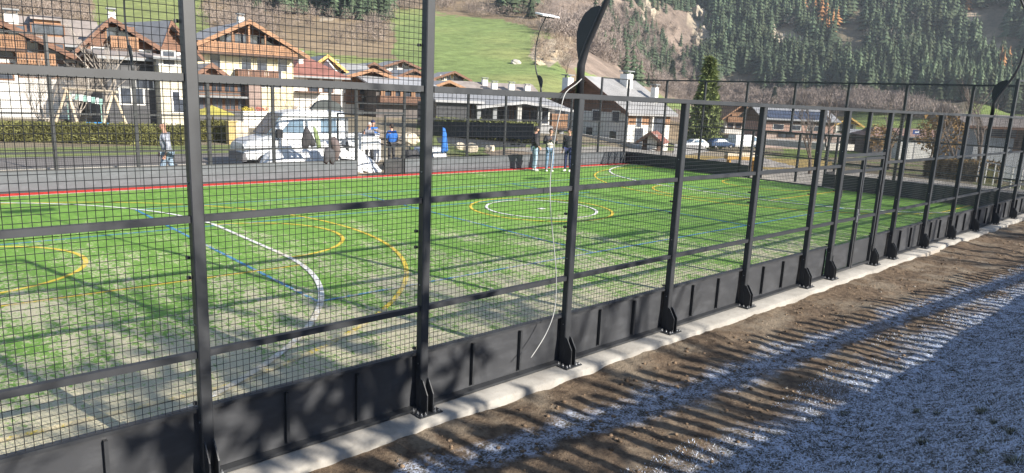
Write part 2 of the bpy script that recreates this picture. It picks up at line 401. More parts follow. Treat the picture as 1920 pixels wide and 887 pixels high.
# ------------------------------------------------------------------ artificial turf, red border strip, painted lines
CX, CY, YF, XE = 9.85, 8.2, 16.6, 24.1
def turf_mat(name, ca, cb, sand_bias=0., line=False):
    m, n, p = new_mat(name); P = pos(n); s = n.nodes.new('ShaderNodeSeparateXYZ'); n.links.new(P, s.inputs[0])
    mp = N(n, 'ShaderNodeMapping', inp={'Scale': (1., .38, 1.), 'Rotation': (0, 0, .1)}); n.links.new(P, mp.inputs[0])
    mp2 = N(n, 'ShaderNodeMapping', inp={'Scale': (1., .55, 1.), 'Rotation': (0, 0, -.5)}); n.links.new(P, mp2.inputs[0])
    big = noise(n, mp.outputs[0], .9, 5, .65); fine = noise(n, mp2.outputs[0], 18, 5, .75); tiny = noise(n, P, 75, 2, .6); mid = noise(n, mp.outputs[0], 4.5, 5, .7)
    dx = math_(n, 'ADD', s.outputs[0], 1.5); dist = math_(n, 'SQRT', math_(n, 'ADD', math_(n, 'POWER', math_(n, 'MULTIPLY', dx, .72), 2.), math_(n, 'POWER', math_(n, 'ADD', s.outputs[1], 1.2), 2.)))
    mr = N(n, 'ShaderNodeMapRange', inp={1: 2., 2: 13., 3: .055, 4: -.065}); n.links.new(dist, mr.inputs[0])
    e = N(n, 'ShaderNodeMapRange', inp={1: 1.6, 2: 4.6, 3: .025, 4: 0.}); n.links.new(s.outputs[1], e.inputs[0])    # sand gathers along the near board
    g = math_(n, 'ADD', math_(n, 'ADD', mr.outputs[0], e.outputs[0]), sand_bias)
    val = math_(n, 'ADD', math_(n, 'ADD', math_(n, 'MULTIPLY', big, .32), math_(n, 'MULTIPLY', mid, .20)), math_(n, 'ADD', math_(n, 'MULTIPLY', fine, .48), g))
    sand = ramp(n, val, .495, .55)
    green = mix(n, ramp(n, mid, .35, .65), ca, cb)
    green = mix(n, math_(n, 'MULTIPLY', ramp(n, tiny, .5, .7), .5), green, tuple(x*.45 for x in ca))
    sc = mix(n, ramp(n, tiny, .35, .65), (.46, .40, .285), (.66, .585, .44))
    n.links.new(mix(n, math_(n, 'MULTIPLY', sand, .82 if line else .9), green, sc), p.inputs['Base Color'])
    p.inputs['Roughness'].default_value = .7 if not line else .8; p.inputs['Specular IOR Level'].default_value = .25
    bump(n, p, math_(n, 'ADD', tiny, fine), .8, .02)
    return m
TURF = turf_mat('artificial_turf', (.13, .275, .042), (.225, .41, .075))
def sheet(name, x0, x1, y0, y1, z, m, kind='structure'):
    b = MB(); b.face([(x0, y0, z), (x1, y0, z), (x1, y1, z), (x0, y1, z)]); return tag(b.build(name, m), kind=kind)
sheet('turf', -7, XE-.02, .02, YF-.04, 0., TURF)
RED = turf_mat('red_turf_edge', (.52, .03, .025), (.72, .06, .04), -.14, True)
sheet('red_turf_strip', -7, XE-.1, 16.08, 16.52, .004, RED)
WHT = turf_mat('white_turf_edge', (.75, .75, .72), (.85, .84, .8), .0, True)
sheet('white_turf_edging', -7, XE-.1, 16.02, 16.078, .004, WHT)
YEL = turf_mat('yellow_line_turf', (.66, .48, .05), (.80, .62, .10), -.02, True)
BLU = turf_mat('blue_line_turf', (.05, .21, .38), (.08, .30, .50), .012, True)
def ring(b, cx, cy, r, w, a0, a1, z):
    n = max(8, int(abs(a1-a0)*r*5)); o = [(cx+(r+w/2)*math.cos(a0+(a1-a0)*i/n), cy+(r+w/2)*math.sin(a0+(a1-a0)*i/n)) for i in range(n+1)]
    i_ = [(cx+(r-w/2)*math.cos(a0+(a1-a0)*i/n), cy+(r-w/2)*math.sin(a0+(a1-a0)*i/n)) for i in range(n+1)]
    for k in range(n): b.face([(*o[k], z), (*o[k+1], z), (*i_[k+1], z), (*i_[k], z)])
def rect(b, x0, x1, y0, y1, z): b.face([(x0, y0, z), (x1, y0, z), (x1, y1, z), (x0, y1, z)])
PI = math.pi
y_ = MB(); w_ = MB(); b_ = MB(); lw = .075
ring(y_, CX, CY, 1.95, lw, 0, 2*PI, .008); ring(w_, CX, CY, 1.52, lw, 0, 2*PI, .012)
rect(w_, CX-.1, CX+.1, CY-.1, CY+.1, .012)
for sgn in (-1, 1):
    X = lambda u: CX + sgn*(14.25-u)             # u = distance in from the goal line
    c3 = X(1.6); r3 = 6.8; aa = math.asin(6.62/r3)
    a0 = 0 if sgn < 0 else PI
    ring(y_, c3, CY, r3, lw, a0-aa, a0+aa, .008)
    xa = c3 - sgn*r3*math.cos(aa)
    for q in (-6.62, 6.62): rect(y_, min(X(-.6), xa), max(X(-.6), xa), CY+q-lw/2, CY+q+lw/2, .0085)
    for q in (-2.4, 2.4): rect(y_, min(X(-.6), X(6.1)), max(X(-.6), X(6.1)), CY+q-lw/2, CY+q+lw/2, .009)
    ring(y_, X(6.1), CY, 1.8, lw, a0-PI/2, a0+PI/2, .0095)
    ring(y_, X(1.5), CY, 1.75, lw, a0-PI/2, a0+PI/2, .008)
    for q in (-1.5, 1.5):
        e_ = (0, PI/2) if q > 0 else (-PI/2, 0)
        if sgn > 0: e_ = (PI-e_[1], PI-e_[0])
        ring(w_, X(.1), CY+q, 6.0, lw+.01, e_[0], e_[1], .012)
    rect(w_, min(X(6.1)-.04, X(6.1)+.04), max(X(6.1)-.04, X(6.1)+.04), CY-1.5, CY+1.5, .012)
lw = .062
for q in (-4.5, 4.5): rect(b_, CX-9, CX+9, CY+q-lw/2, CY+q+lw/2, .0055)
for q in (-9, -3, 3, 9): rect(b_, CX+q-lw/2, CX+q+lw/2, CY-4.5, CY+4.5, .0062)
rect(b_, CX-13, CX+4, CY+1.7, CY+1.77, .0055)
for b, nm, mt in ((y_, 'yellow_court_lines', YEL), (w_, 'white_court_lines', WHT), (b_, 'blue_court_lines', BLU)): tag(b.build(nm, mt), kind='structure')

# ------------------------------------------------------------------ yard, road and grass beyond the far fence
GRAV = pm('pale_gravel', (.30, .245, .175), .95, .3, 1.1, bmp=.6, bs=25)
ASPH = pm('sunlit_asphalt', (.17, .155, .145), .9, .2, .8, bmp=.3, bs=40)
GRASS = pm('short_winter_grass', (.17, .20, .065), .95, .35, 1.6, bmp=.8, bs=20)
sheet('gravel_yard', -60, 40, YF+.03, 22.3, -.10, GRAV)
sheet('road', -80, 14, 22.3, 27.2, -.095, ASPH)
sheet('grass_verge', -80, 16, 27.2, 31.5, -.09, GRASS)
b = MB(); b.box(-80, 14, 22.2, 22.32, -.15, .0); tag(b.build('road_kerb', CONC), kind='structure')
# ground under the right end, outside the goal
sheet('gravel_path', XE+.05, 34, -1, 26, -.07, pm('grey_gravel', (.33, .30, .26), .95, .25, 1.4, bmp=.5, bs=25))
# grass bank and dark membrane pond strip behind the far fence, right of the yard
def strip(name, px0, pts, m, z):      # a ground sheet with its outline given in metres
    b = MB(); b.face([(x, y, z) for x, y in pts]); return tag(b.build(name, m), kind='structure')
# ------------------------------------------------------------------ court fences
Z1, Z2, Z3, Z4 = 1.02, 2.04, 3.03, 4.07
V = lambda *a: np.array(a, float)
class Side:
    """local frame: s along the fence, n outward from the court, z up"""
    def __init__(s, name, origin, es, en, label):
        s.o = V(*origin); s.es = V(*es); s.en = V(*en)
        s.root = thing(name, s.o, label, 'fence', 'fences round the court')
    def mb(s):
        b = MB(); b.X = (s.o, s.es, s.en, V(0, 0, 1)); return b
def mesh_panel(sd, s0, s1, z0, z1, n=-.012, r=.0024, step=.05):
    b = sd.mb(); a = r
    k = max(1, int(round((s1-s0)/step)))
    for i in range(k+1):
        s = s0+(s1-s0)*i/k
        c = [(s-a, n, 0), (s, n+a, 0), (s+a, n, 0), (s, n-a, 0)]
        q = [b.pt((x, y, z0)) for x, y, _ in c] + [b.pt((x, y, z1)) for x, y, _ in c]
        for j in range(4): b.f.append([q[j], q[(j+1) % 4], q[4+(j+1) % 4], q[4+j]]); b.m.append(0)
    k = max(1, int(round((z1-z0)/step)))
    for i in range(k+1):
        z = z0+(z1-z0)*i/k
        c = [(n+2*a-a, z), (n+2*a, z+a), (n+2*a+a, z), (n+2*a, z-a)]
        q = [b.pt((s0, y, zz)) for y, zz in c] + [b.pt((s1, y, zz)) for y, zz in c]
        for j in range(4): b.f.append([q[j], q[4+j], q[4+(j+1) % 4], q[(j+1) % 4]]); b.m.append(0)
    return b.build('mesh_panel', WIRE, sd.root)
def post(sd, s, top, foot=True, w=.088, dp=.085, detail=True, z0=.012):
    b = sd.mb(); n0, n1 = -.005, dp-.005
    c = .008; poly = [(s-w/2+c, n0), (s+w/2-c, n0), (s+w/2, n0+c), (s+w/2, n1-c), (s+w/2-c, n1), (s-w/2+c, n1), (s-w/2, n1-c), (s-w/2, n0+c)]
    b.extrude([(x, y, z0) for x, y in poly], (0, 0, top-z0))
    po = b.build('post', STEEL, sd.root)
    if foot:
        b = sd.mb()
        for q in (-.034, .034):
            b.extrude([(s+q-.005, n1, .012), (s+q-.005, n1+.105, .012), (s+q-.005, n1+.105, .20), (s+q-.005, n1+.03, .32), (s+q-.005, n1, .335)], (.010, 0, 0))
        b.build('gusset_plate', STEEL, po)
        b = sd.mb(); b.box(s-.13, s+.13, -.02, n1+.13, 0.0, .012)
        if detail:
            for x in (-.10, -.055, .055, .10):
                for y in (.05, .12, .185):
                    if abs(x) < .06 and y < .13: continue
                    b.tube([(s+x, y, .010), (s+x, y, .026)], .013, 6, 1); b.tube([(s+x, y, .024), (s+x, y, .042)], .007, 5, 1)
        b.build('base_plate', [STEEL, ZINC], po)
    if detail:
        for z in [.62, 1.6, 1.75] + ([3.4] if top > 3.5 else []):
            for q in (-1, 1):
                b = sd.mb(); b.box(s+q*(w/2)-.012+q*.012, s+q*(w/2)+.012+q*.012, -.03, .0, z-.012, z+.012); b.build('mesh_clamp', STEEL, po)
        for z in (.48, 1.25, 2.3): b = sd.mb(); b.tube([(s-w/2+.001, .04, z), (s-w/2-.006, .04, z)], .007, 6); b.build('rivet', ZINC, po)
    return po
def rail(sd, s0, s1, z, h=.05, n0=.004, n1=.054):
    b = sd.mb(); b.box(s0, s1, n0, n1, z-h/2, z+h/2); return b.build('rail', STEEL, sd.root)
def board(sd, s0, s1, h=.55, outm=None, inm=None, ribs=2, z0=.035, t0=-.055, t1=-.03):
    b = sd.mb(); tm = (t0+t1)/2
    b.box(s0, s1, t0, tm-.0005, z0, h, 1); b.box(s0, s1, tm+.0005, t1, z0, h, 0)
    k = b.build('kickboard', [outm or KICK, inm or KICK_IN], sd.root)
    b = sd.mb(); b.box(s0, s1, t0-.004, t1+.045, h+.002, h+.03); b.build('top_profile', STEEL, k)
    b = sd.mb(); b.box(s0, s1, t0-.004, t1+.085, z0-.03, z0-.002); b.build('bottom_profile', STEEL, k)
    for i in range(ribs):
        s = s0 + (s1-s0)*(i+1)/(ribs+1)
        b = sd.mb(); b.box(s-.013, s+.013, t1+.002, t1+.042, z0+.03, h-.035); b.build('stiffener', STEEL, k)
    return k
# --- near long side: s = world x, outward = -y
near = Side('court_fence', (0, 0, 0), (1, 0, 0), (0, -1, 0), 'long dark grey mesh fence with black kickboards on the concrete kerb in front')
HB = .55
tall_to, tall_from = 0, 20
posts = [-4, -2, 0, 2, 4, 6, 8, 9, 11, 12, 14, 16, 18, 20, 22, 24]
for s in posts:
    top = Z4 if (s <= tall_to or s >= tall_from) else Z3-.026
    post(near, s, top)
for a, c in zip(posts[:-1], posts[1:]):
    A_, B_ = a+.044, c-.044
    tall = c <= tall_to or a >= tall_from
    gate = (a, c) == (9, 11)
    if not gate:
        for z in (Z1, Z2): rail(near, A_, B_, z)
        board(near, A_-.04, B_+.04, HB, ribs=2 if c-a == 2 else 0)
        mesh_panel(near, A_-.03, B_+.03, HB+.035, (Z4 if tall else Z3)-.02)
    if tall: rail(near, A_, B_, Z3); rail(near, A_, B_, Z4-.025)
    if gate: rail(near, A_, B_, 2.22, .06); mesh_panel(near, A_-.03, B_+.03, 2.26, Z3-.02)
rail(near, tall_to+.044, tall_from-.044, Z3, .052, .0, .085)
# the double gate in the near fence: two leaves, each a part
for (h, e) in ((9.06, 9.985), (10.94, 10.015)):
    s0, s1 = min(h, e), max(h, e)
    b = near.mb()
    b.box(s0, s0+.05, .006, .056, .04, 2.17); b.box(s1-.05, s1, .006, .056, .04, 2.17)
    b.box(s0+.05, s1-.05, .006, .056, 2.12, 2.17); b.box(s0+.05, s1-.05, .006, .056, .04, .08)
    b.box(s0+.05, s1-.05, .008, .05, Z1-.025, Z1+.025); b.box(s0+.05, s1-.05, .008, .05, 1.9, 1.95)
    g = b.build('gate_leaf', STEEL, near.root)
    b = near.mb(); b.box(s0+.052, s1-.052, -.02, .004, .085, HB); b.build('gate_board', KICK, g)
    b = near.mb()
    for z in (.35, 1.55): b.tube([(h, .075, z-.07), (h, .075, z+.07)], .016, 8); b.box(h-.03, h+.03, .056, .068, z-.04, z+.04)
    b.build('hinge', STEEL, g)
    pnl = mesh_panel(near, s0+.03, s1-.03, HB, 2.13); pnl.parent = g
b = near.mb(); b.box(9.92, 9.965, .056, .075, .95, 1.2); b.box(9.935, 9.95, .075, .12, 1.1, 1.12); b.box(9.84, 9.95, .108, .12, 1.1, 1.12); b.build('lever_handle', ZINC, near.root)
# mid post above the gate
post(near, 10, Z3-.026, foot=False, detail=False, w=.06, dp=.07, z0=2.252)

# --- far long side: outward = +y
far = Side('court_fence', (0, YF, 0), (1, 0, 0), (0, 1, 0), 'long grey mesh fence along the red strip on the far side')
fposts = [-4, -2, 0, 2, 4, 6, 8, 9, 11, 12, 14, 16, 18, 20, 22, 24]
FAR_OUT = KICK
for s in fposts:
    tall = s <= 0 or s >= 22
    post(far, s, Z4 if tall else Z3-.026, foot=False, detail=False)
for a, c in zip(fposts[:-1], fposts[1:]):
    A_, B_ = a+.044, c-.044; tall = c <= 0 or a >= 22
    if (a, c) != (9, 11):
        for z in (Z1, Z2): rail(far, A_, B_, z)
        board(far, A_-.04, B_+.04, HB, ribs=0)
        mesh_panel(far, A_-.03, B_+.03, HB+.035, (Z4 if tall else Z3)-.02)
    else:
        rail(far, A_, B_, 2.22, .07); mesh_panel(far, A_-.03, B_+.03, 2.26, Z3-.02); rail(far, A_, B_, Z2+.5, .03)
    if tall: rail(far, A_, B_, Z3); rail(far, A_, B_, Z4-.025)
rail(far, .044, 21.956, Z3, .052, .0, .085)
# right leaf of the far gate stands ajar into the court, left leaf swung fully outwards
def leaf(hs, ang, wd, lbl):
    ca, sa = math.cos(ang), math.sin(ang)
    sd = Side.__new__(Side); sd.o = far.o + V(hs, .03, 0); sd.es = V(ca, sa, 0); sd.en = V(-sa, ca, 0); sd.root = far.root
    b = sd.mb()
    b.box(0, .05, 0, .05, .04, 2.17); b.box(wd-.05, wd, 0, .05, .04, 2.17); b.box(.05, wd-.05, 0, .05, 2.12, 2.17); b.box(.05, wd-.05, 0, .05, Z1-.02, Z1+.02)
    g = b.build('gate_leaf', STEEL, far.root); tag(g, lbl)
    b = sd.mb(); b.box(.052, wd-.052, .004, .03, .05, HB+.02); b.build('gate_board', KICK_SH, g)
leaf(10.93, PI+.20, .93, 'gate leaf standing ajar into the court')
leaf(9.07, 1.9, .93, 'gate leaf swung open to the yard')

# --- right end behind the goal: outward = +x, s = world y
end = Side('court_fence', (XE, 0, 0), (0, 1, 0), (1, 0, 0), 'tall mesh end fence with dark kickboards behind the far goal')
ep = [0.02, 2.07, 4.15, 6.2, 10.4, 12.45, 14.5, 16.58]
for s in ep[1:-1]: post(end, s, Z4, foot=False, detail=False)
post(end, 8.3, Z4, foot=False, detail=False, z0=Z2)
for a, c in zip(ep[:-1], ep[1:]):
    A_, B_ = a+.044, c-.044
    rail(end, A_, B_, Z3-.0); rail(end, A_, B_, Z4-.025, .06)
    if (a, c) == (6.2, 10.4):
        rail(end, A_, B_, Z2, .07); mesh_panel(end, A_-.03, B_+.03, Z2+.03, Z4-.03)
    else:
        for z in (Z1, Z2): rail(end, A_, B_, z)
        board(end, A_-.04, B_+.04, HB, ribs=2, inm=KICK_SH)
        mesh_panel(end, A_-.03, B_+.03, HB+.035, Z4-.03)
# goal recess: a framed cage one metre deep behind the end fence
b = end.mb()
for s in (6.75, 8.3, 9.85): b.box(s-.035, s+.035, .95, 1.02, -.02, 2.04)
for s in (6.7, 9.9): b.box(s-.04, s+.04, .0, .08, .0, 2.04)
for z in (Z1, 2.01): b.box(6.79, 9.81, .96, 1.0, z-.025, z+.025)
for s in (6.75, 9.85): b.box(s-.02, s+.02, .085, .945, Z1-.02, Z1+.02); b.box(s-.02, s+.02, .085, .945, 1.99, 2.03)
b.box(6.7, 9.9, 0.01, .07, .0, .04)
gl = b.build('goal_frame', STEEL, end.root)
pn = mesh_panel(end, 6.79, 9.81, .1, 1.98, n=.98); pn.parent = gl
for q in ((6.24, 6.66, -.04, -.01, .03, HB), (9.94, 10.36, -.04, -.01, .03, HB), (6.70, 6.73, .09, .94, .03, HB+.05)): b = end.mb(); b.box(*q); b.build('goal_side_board', KICK_SH, gl)
mp_ = mesh_panel(end, 6.24, 6.66, HB, Z2-.03); mp_.parent = gl
mp_ = mesh_panel(end, 9.94, 10.36, HB, Z2-.03); mp_.parent = gl

# ------------------------------------------------------------------ floodlight masts
LAMP = pm('dark_lamp_paint', (.022, .023, .026), .45, .15, 6.)
LGREY = pm('galvanised_lamp_pole', (.20, .21, .22), .5, .2, 4., .3)
PANEL = pm('white_lamp_housing', (.72, .73, .74), .4, .06, 3.)
def mast(x, y, out, zb, label, dark=True):
    r = thing('floodlight', (x, y, zb), label, 'floodlight', 'floodlights on the court fence')
    pf = [(0, 0), (0, .30), (.07, .50), (.20, .75), (.33, 1.0), (.42, 1.3), (.46, 1.7), (.42, 2.2), (.30, 2.65), (.12, 3.0), (-.08, 3.28)]
    b = MB(); b.tube([(x, y+out*o_, zb+z) for o_, z in pf], [.045, .045, .036, .033, .03, .028, .027, .025, .024, .023, .022], 10); b.build('pole', LAMP, r, True)
    fin = [(-.02, .28), (.02, .27), (.08, .50), (.20, .74), (.25, .86), (.20, .89), (.10, .875), (.01, .82), (-.06, .72), (-.085, .62), (-.07, .46)]
    b = MB(); b.extrude([(x-.007, y+out*o_, zb+z) for o_, z in fin], (.014, 0, 0)); b.build('fin', LAMP, r)
    b = MB(); o_, z = pf[-1]
    b.beam((x-.48, y+out*o_, zb+z), (x+.48, y+out*o_, zb+z), .05, .05); b.build('crossbar', LAMP, r)
    for k in (-1, 0, 1):
        b = MB(); c = V(x+k*.35, y+out*(o_-.02), zb+z+.06); t = V(0, -out*.30, -.07)
        b.hexa([c+V(-.15,0,0)-t*.6, c+V(.15,0,0)-t*.6, c+V(.15,0,0)+t, c+V(-.15,0,0)+t, c+V(-.15,0,.06)-t*.6, c+V(.15,0,.06)-t*.6, c+V(.15,0,.05)+t, c+V(-.15,0,.05)+t]); b.build('lamp_head', PANEL, r)
for (x, y, o_, zb, lb) in ((2, -.03, -1, Z3+.03, 'dark curved floodlight mast with a broad fin on the nearest part of the front fence'),
                       (18, -.03, -1, Z3+.03, 'dark curved floodlight mast at the far right end of the front fence'),
                       (2, YF+.04, 1, Z3+.03, 'curved floodlight mast on the far fence in front of the timber houses'),
                       (18, YF+.04, 1, Z3+.03, 'thin curved floodlight mast with three white lamp heads before the green meadow')):
    mast(x, y, o_, zb, lb)
# loose white conduit hanging out of the nearest mast over the top rail and down the mesh
b = MB(); pts = [(2.0, -.06, 3.22)] + [(1.86, -.10, 3.15), (1.68, -.13, 3.06), (1.60, -.15, 2.9), (1.55, -.14, 2.62), (1.52, -.13, 2.2), (1.55, -.13, 1.85), (1.62, -.13, 1.5), (1.69, -.13, 1.15), (1.71, -.13, .85), (1.66, -.15, .66), (1.55, -.17, .5), (1.42, -.19, .38), (1.28, -.22, .29)]
pp = [V(*q) for q in pts]; sm = []
for i in range(len(pp)-1):
    p0 = pp[max(i-1, 0)]; p1 = pp[i]; p2 = pp[i+1]; p3 = pp[min(i+2, len(pp)-1)]
    for t in (0, .34, .67): sm.append(.5*((2*p1)+(-p0+p2)*t+(2*p0-5*p1+4*p2-p3)*t*t+(-p0+3*p1-3*p2+p3)*t**3))
sm.append(pp[-1]); b.tube(sm, .005, 8)
tag(b.build('cable_conduit', pm('pale_grey_plastic', (.36, .36, .35), .5, .1, 4.), None, True), 'loose pale conduit hanging from the nearest mast down over the mesh', 'conduit')
# ------------------------------------------------------------------ houses
CREAM = pm('cream_plaster', (.62, .56, .385), .9, .08, 1.2); WHITE = pm('white_plaster', (.62, .605, .58), .9, .07, 1.2)
OFFW = pm('off_white_plaster', (.66, .65, .62), .9, .1, 1.2); SHINGLE = pm('grey_roof_sheet', (.30, .295, .295), .55, .2, .7)
SHING2 = pm('brown_grey_roof_tiles', (.26, .225, .205), .7, .25, .9); REDR = pm('red_roof_tiles', (.26, .115, .09), .75, .25, .9)
PALER = pm('pale_roof_sheet', (.36, .36, .37), .5, .15, .6); PINKR = pm('faded_red_roof', (.36, .23, .19), .8, .2, .8)
WOOD = plank('brown_timber', (.155, .078, .048), .2); WOODO = plank('orange_timber', (.28, .15, .08), .2); WOODD = plank('dark_timber', (.085, .05, .036), .22)
DARKM = plank('dark_slatted_cladding', (.045, .046, .052), .3, 2, .6); STONE = pm('pale_stone_wall', (.52, .48, .38), .9, .25, 2.5, bmp=.6, bs=6)
FRAMEW = pm('white_window_frame', (.7, .69, .66), .6, .08, 3.); FRAMEB = pm('brown_window_frame', (.16, .08, .045), .7, .15, 3.)
GLD = pm('yellow_timber_gable', (.55, .36, .12), .8, .15, 1.5); STEELG = pm('grey_metal_column', (.22, .23, .24), .5, .15, 3.)

class House:
    def __init__(s, name, label, pxl, pxr, dist, phi, yb, depth, group='houses of the village', cat='house'):
        """front wall spans pixel columns pxl..pxr at the distance, running along phi degrees; yb = pixel row of the ground line"""
        pc = (pxl+pxr)/2; c = at(pc, yb, dist)
        ex = V(math.cos(R_(phi)), math.sin(R_(phi)), 0); s.ex = ex; s.ey = V(-ex[1], ex[0], 0)
        def hit(px):
            d = horiz(px, 250)[:2]; A = np.array([[d[0], -ex[0]], [d[1], -ex[1]]]); t = np.linalg.solve(A, (c-CAM)[:2]); return t[1]
        u0, u1 = hit(pxl), hit(pxr)
        s.o = c + ex*u0; s.w = u1-u0; s.d = depth; s.c = c; s.dist = dist; s.pc = pc
        s.root = thing(name, s.o, label, cat, group)
    def z(s, py): return at(s.pc, py, s.dist)[2] - s.o[2]
    def mb(s):
        b = MB(); b.X = (s.o, s.ex, s.ey, V(0, 0, 1)); return b
    def gable(s, zE, zR, wall, roof, top=None, zT=None, over=.8, thick=.22, ridge=.5, base=-3., eave2=None, trim=None, purlins=True):
        """gable end towards the viewer"""
        w, d = s.w, s.d; r = w*ridge; e2 = zE if eave2 is None else eave2; s.zE, s.zR, s.r, s.e2 = zE, zR, r, e2
        zt = zE if zT is None else zT
        b = s.mb(); b.box(0, w, 0, d, base, min(zt, zE, e2)); s.wall = b.build('wall', wall, s.root)
        b = s.mb()
        zl = min(zt, zE, e2)
        b.extrude([(0, 0, zl+.002), (w, 0, zl+.002), (w, 0, e2), (r, 0, zR), (0, 0, zE)], (0, d, 0)); b.build('gable', top or wall, s.root)
        b = s.mb(); sl = (zR-zE)/r; sr = (zR-e2)/(w-r)
        L = (-over, -over*1.3, zE-over*sl+.03); 
        b.extrude([(-over, -over*1.3, zE-over*sl+.03), (r, -over*1.3, zR+.03), (r, -over*1.3, zR+.03+thick), (-over, -over*1.3, zE-over*sl+.03+thick)], (0, d+over*2, 0))
        b.extrude([(r+.002, -over*1.3, zR+.03), (w+over, -over*1.3, e2-over*sr+.03), (w+over, -over*1.3, e2-over*sr+.03+thick), (r+.002, -over*1.3, zR+.03+thick)], (0, d+over*2, 0))
        s.roof = b.build('roof', roof, s.root)
        b = s.mb()
        for (xa, za, xb, zb) in ((-over-.03, zE-over*sl-.12, r, zR-.10), (w+over+.03, e2-over*sr-.12, r, zR-.10)):
            b.extrude([(xa, -over*1.3-.06, za), (xb, -over*1.3-.06, zb), (xb, -over*1.3-.06, zb+thick+.2), (xa, -over*1.3-.06, za+thick+.2)], (0, .055, 0))
        b.build('barge_board', trim or WOOD, s.roof)
        if purlins:
            for u in (.06, .3, .5, .7, .94):
                b = s.mb(); x = u*w; zz = zE+(zR-zE)*x/r if x < r else e2+(zR-e2)*(w-x)/(w-r)
                b.box(x-.09, x+.09, -over*1.25, -.002, zz-.28, zz-.04); b.build('purlin', WOOD, s.roof)
    def eaves(s, zE, zR, wall, roof, top=None, zT=None, over=.7, thick=.2, base=-3., trim=None, hip=0.):
        """eaves side towards the viewer"""
        w, d = s.w, s.d; s.zE, s.zR = zE, zR
        zt = zE if zT is None else zT
        b = s.mb(); b.box(0, w, 0, d, base, zt); s.wall = b.build('wall', wall, s.root)
        if zt < zE:
            b = s.mb(); b.box(-.02, w+.02, -.02, d+.02, zt+.002, zE); b.build('upper_wall', top or wall, s.root)
        b = s.mb(); 
        for x in (0, w-.2): b.extrude([(x, 0, zE+.002), (x, d, zE+.002), (x, d/2, zR)], (.2, 0, 0))
        b.build('gable', top or wall, s.root)
        sl = (zR-zE)/(d/2); b = s.mb(); h = hip
        lo = zE-over*sl+.02
        for sg in (0, 1):
            y0, y1 = (-over, d/2) if sg == 0 else (d+over, d/2)
            q = [(-over, y0, lo), (w+over, y0, lo), (w+over-h, y1, zR+.02), (-over+h, y1, zR+.02)]
            b.hexa([*q, *[(x, y, z+thick) for x, y, z in q]])
        if h:
            for x0, x1 in ((-over, -over+h), (w+over, w+over-h)):
                b.face([(x0, -over, lo+thick), (x0, d+over, lo+thick), (x1, d/2, zR+.02+thick)])
        s.roof = b.build('roof', roof, s.root)
        b = s.mb(); b.box(-over-.02, w+over+.02, -over-.14, -over-.01, lo-.03, lo+thick*.8); b.build('gutter', trim or STEELG, s.roof)
    def win(s, x, z, w=1.0, h=1.2, frame=None, y=0, shut=None, n=1, side=None):
        """window centred at x (metres or a fraction of the width), sill at z"""
        x = x*s.w if 0 < x <= 1 else x
        b = s.mb(); b.box(x-w/2-.09, x+w/2+.09, y-.07, y-.004, z-.09, z+h+.09); f = b.build('window', frame or FRAMEW, s.root)
        b = s.mb(); k = n
        for i in range(k): b.box(x-w/2+w*i/k+.03, x-w/2+w*(i+1)/k-.03, y-.085, y-.072, z, z+h)
        b.build('pane', GLASS, f)
        if shut:
            for q in (-1, 1):
                b = s.mb(); xx = x+q*(w/2+.09+.22); b.box(xx-.22, xx+.22, y-.06, y-.003, z-.05, z+h+.05); b.build('shutter', shut, s.root)
    def swin(s, t, z, w=1., h=1.2, x=0, frame=None):
        """window in the left side wall, t = distance back from the front corner"""
        b = s.mb(); b.box(x-.07, x-.004, t-w/2-.08, t+w/2+.08, z-.08, z+h+.08); f = b.build('window', frame or FRAMEW, s.root)
        b = s.mb(); b.box(x-.085, x-.072, t-w/2, t+w/2, z, z+h); b.build('pane', GLASS, f)
    def rwin(s, t, z, w=1., h=1.2, frame=None):
        """window in the right side wall, t = distance back from the front corner"""
        b = s.mb(); b.box(s.w+.004, s.w+.07, t-w/2-.08, t+w/2+.08, z-.08, z+h+.08); f = b.build('window', frame or FRAMEW, s.root)
        b = s.mb(); b.box(s.w+.072, s.w+.085, t-w/2, t+w/2, z, z+h); b.build('pane', GLASS, f)
    def balcony(s, x0, x1, z, out=1.3, h=1.0, mat=None, posts=0, zp=None):
        x0 = x0*s.w; x1 = x1*s.w
        b = s.mb(); b.box(x0, x1, -out, -.002, z-.16, z); q = b.build('balcony', WOODD, s.root)
        b = s.mb(); n = max(3, int((x1-x0)/.17))
        b.box(x0, x1, -out, -out+.08, z+h-.1, z+h); b.box(x0, x1, -out, -out+.06, z+.04, z+.14)
        for i in range(n):
            x = x0+(x1-x0)*(i+.5)/n; b.box(x-.07, x+.07, -out+.01, -out+.045, z+.141, z+h-.101)
        for x in (x0, x1-.06): b.box(x, x+.06, -out+.082, -.004, z+.05, z+h)
        b.build('railing', mat or WOODO, q)
        if posts:
            for i in range(posts):
                b = s.mb()
                x = x0+(x1-x0)*i/(posts-1); x = min(max(x, x0+.09), x1-.09); b.box(x-.09, x+.09, -out+.09, -out+.25, z+.01, zp[i] if hasattr(zp, '__len__') else zp); b.build('balcony_post', WOODO, q)
    def chimney(s, x, y, z0, z1, w=.7, mat=None, cap=True):
        x = x*s.w
        b = s.mb(); b.box(x-w/2, x+w/2, y-w/2, y+w/2, z0, z1); c = b.build('chimney', mat or OFFW, s.roof)
        if cap:
            b = s.mb(); b.box(x-w/2-.1, x+w/2+.1, y-w/2-.1, y+w/2+.1, z1+.25, z1+.35)
            for q in (-1, 1): b.box(x+q*w*.4-.05, x+q*w*.4+.05, y-.1, y+.1, z1+.001, z1+.25)
            b.build('chimney_cap', STEELG, c)
    def door(s, x, z, w=1.1, h=2.1, mat=None):
        x = x*s.w; b = s.mb(); b.box(x-w/2, x+w/2, -.06, -.004, z, z+h); return b.build('door', mat or WOODD, s.root)

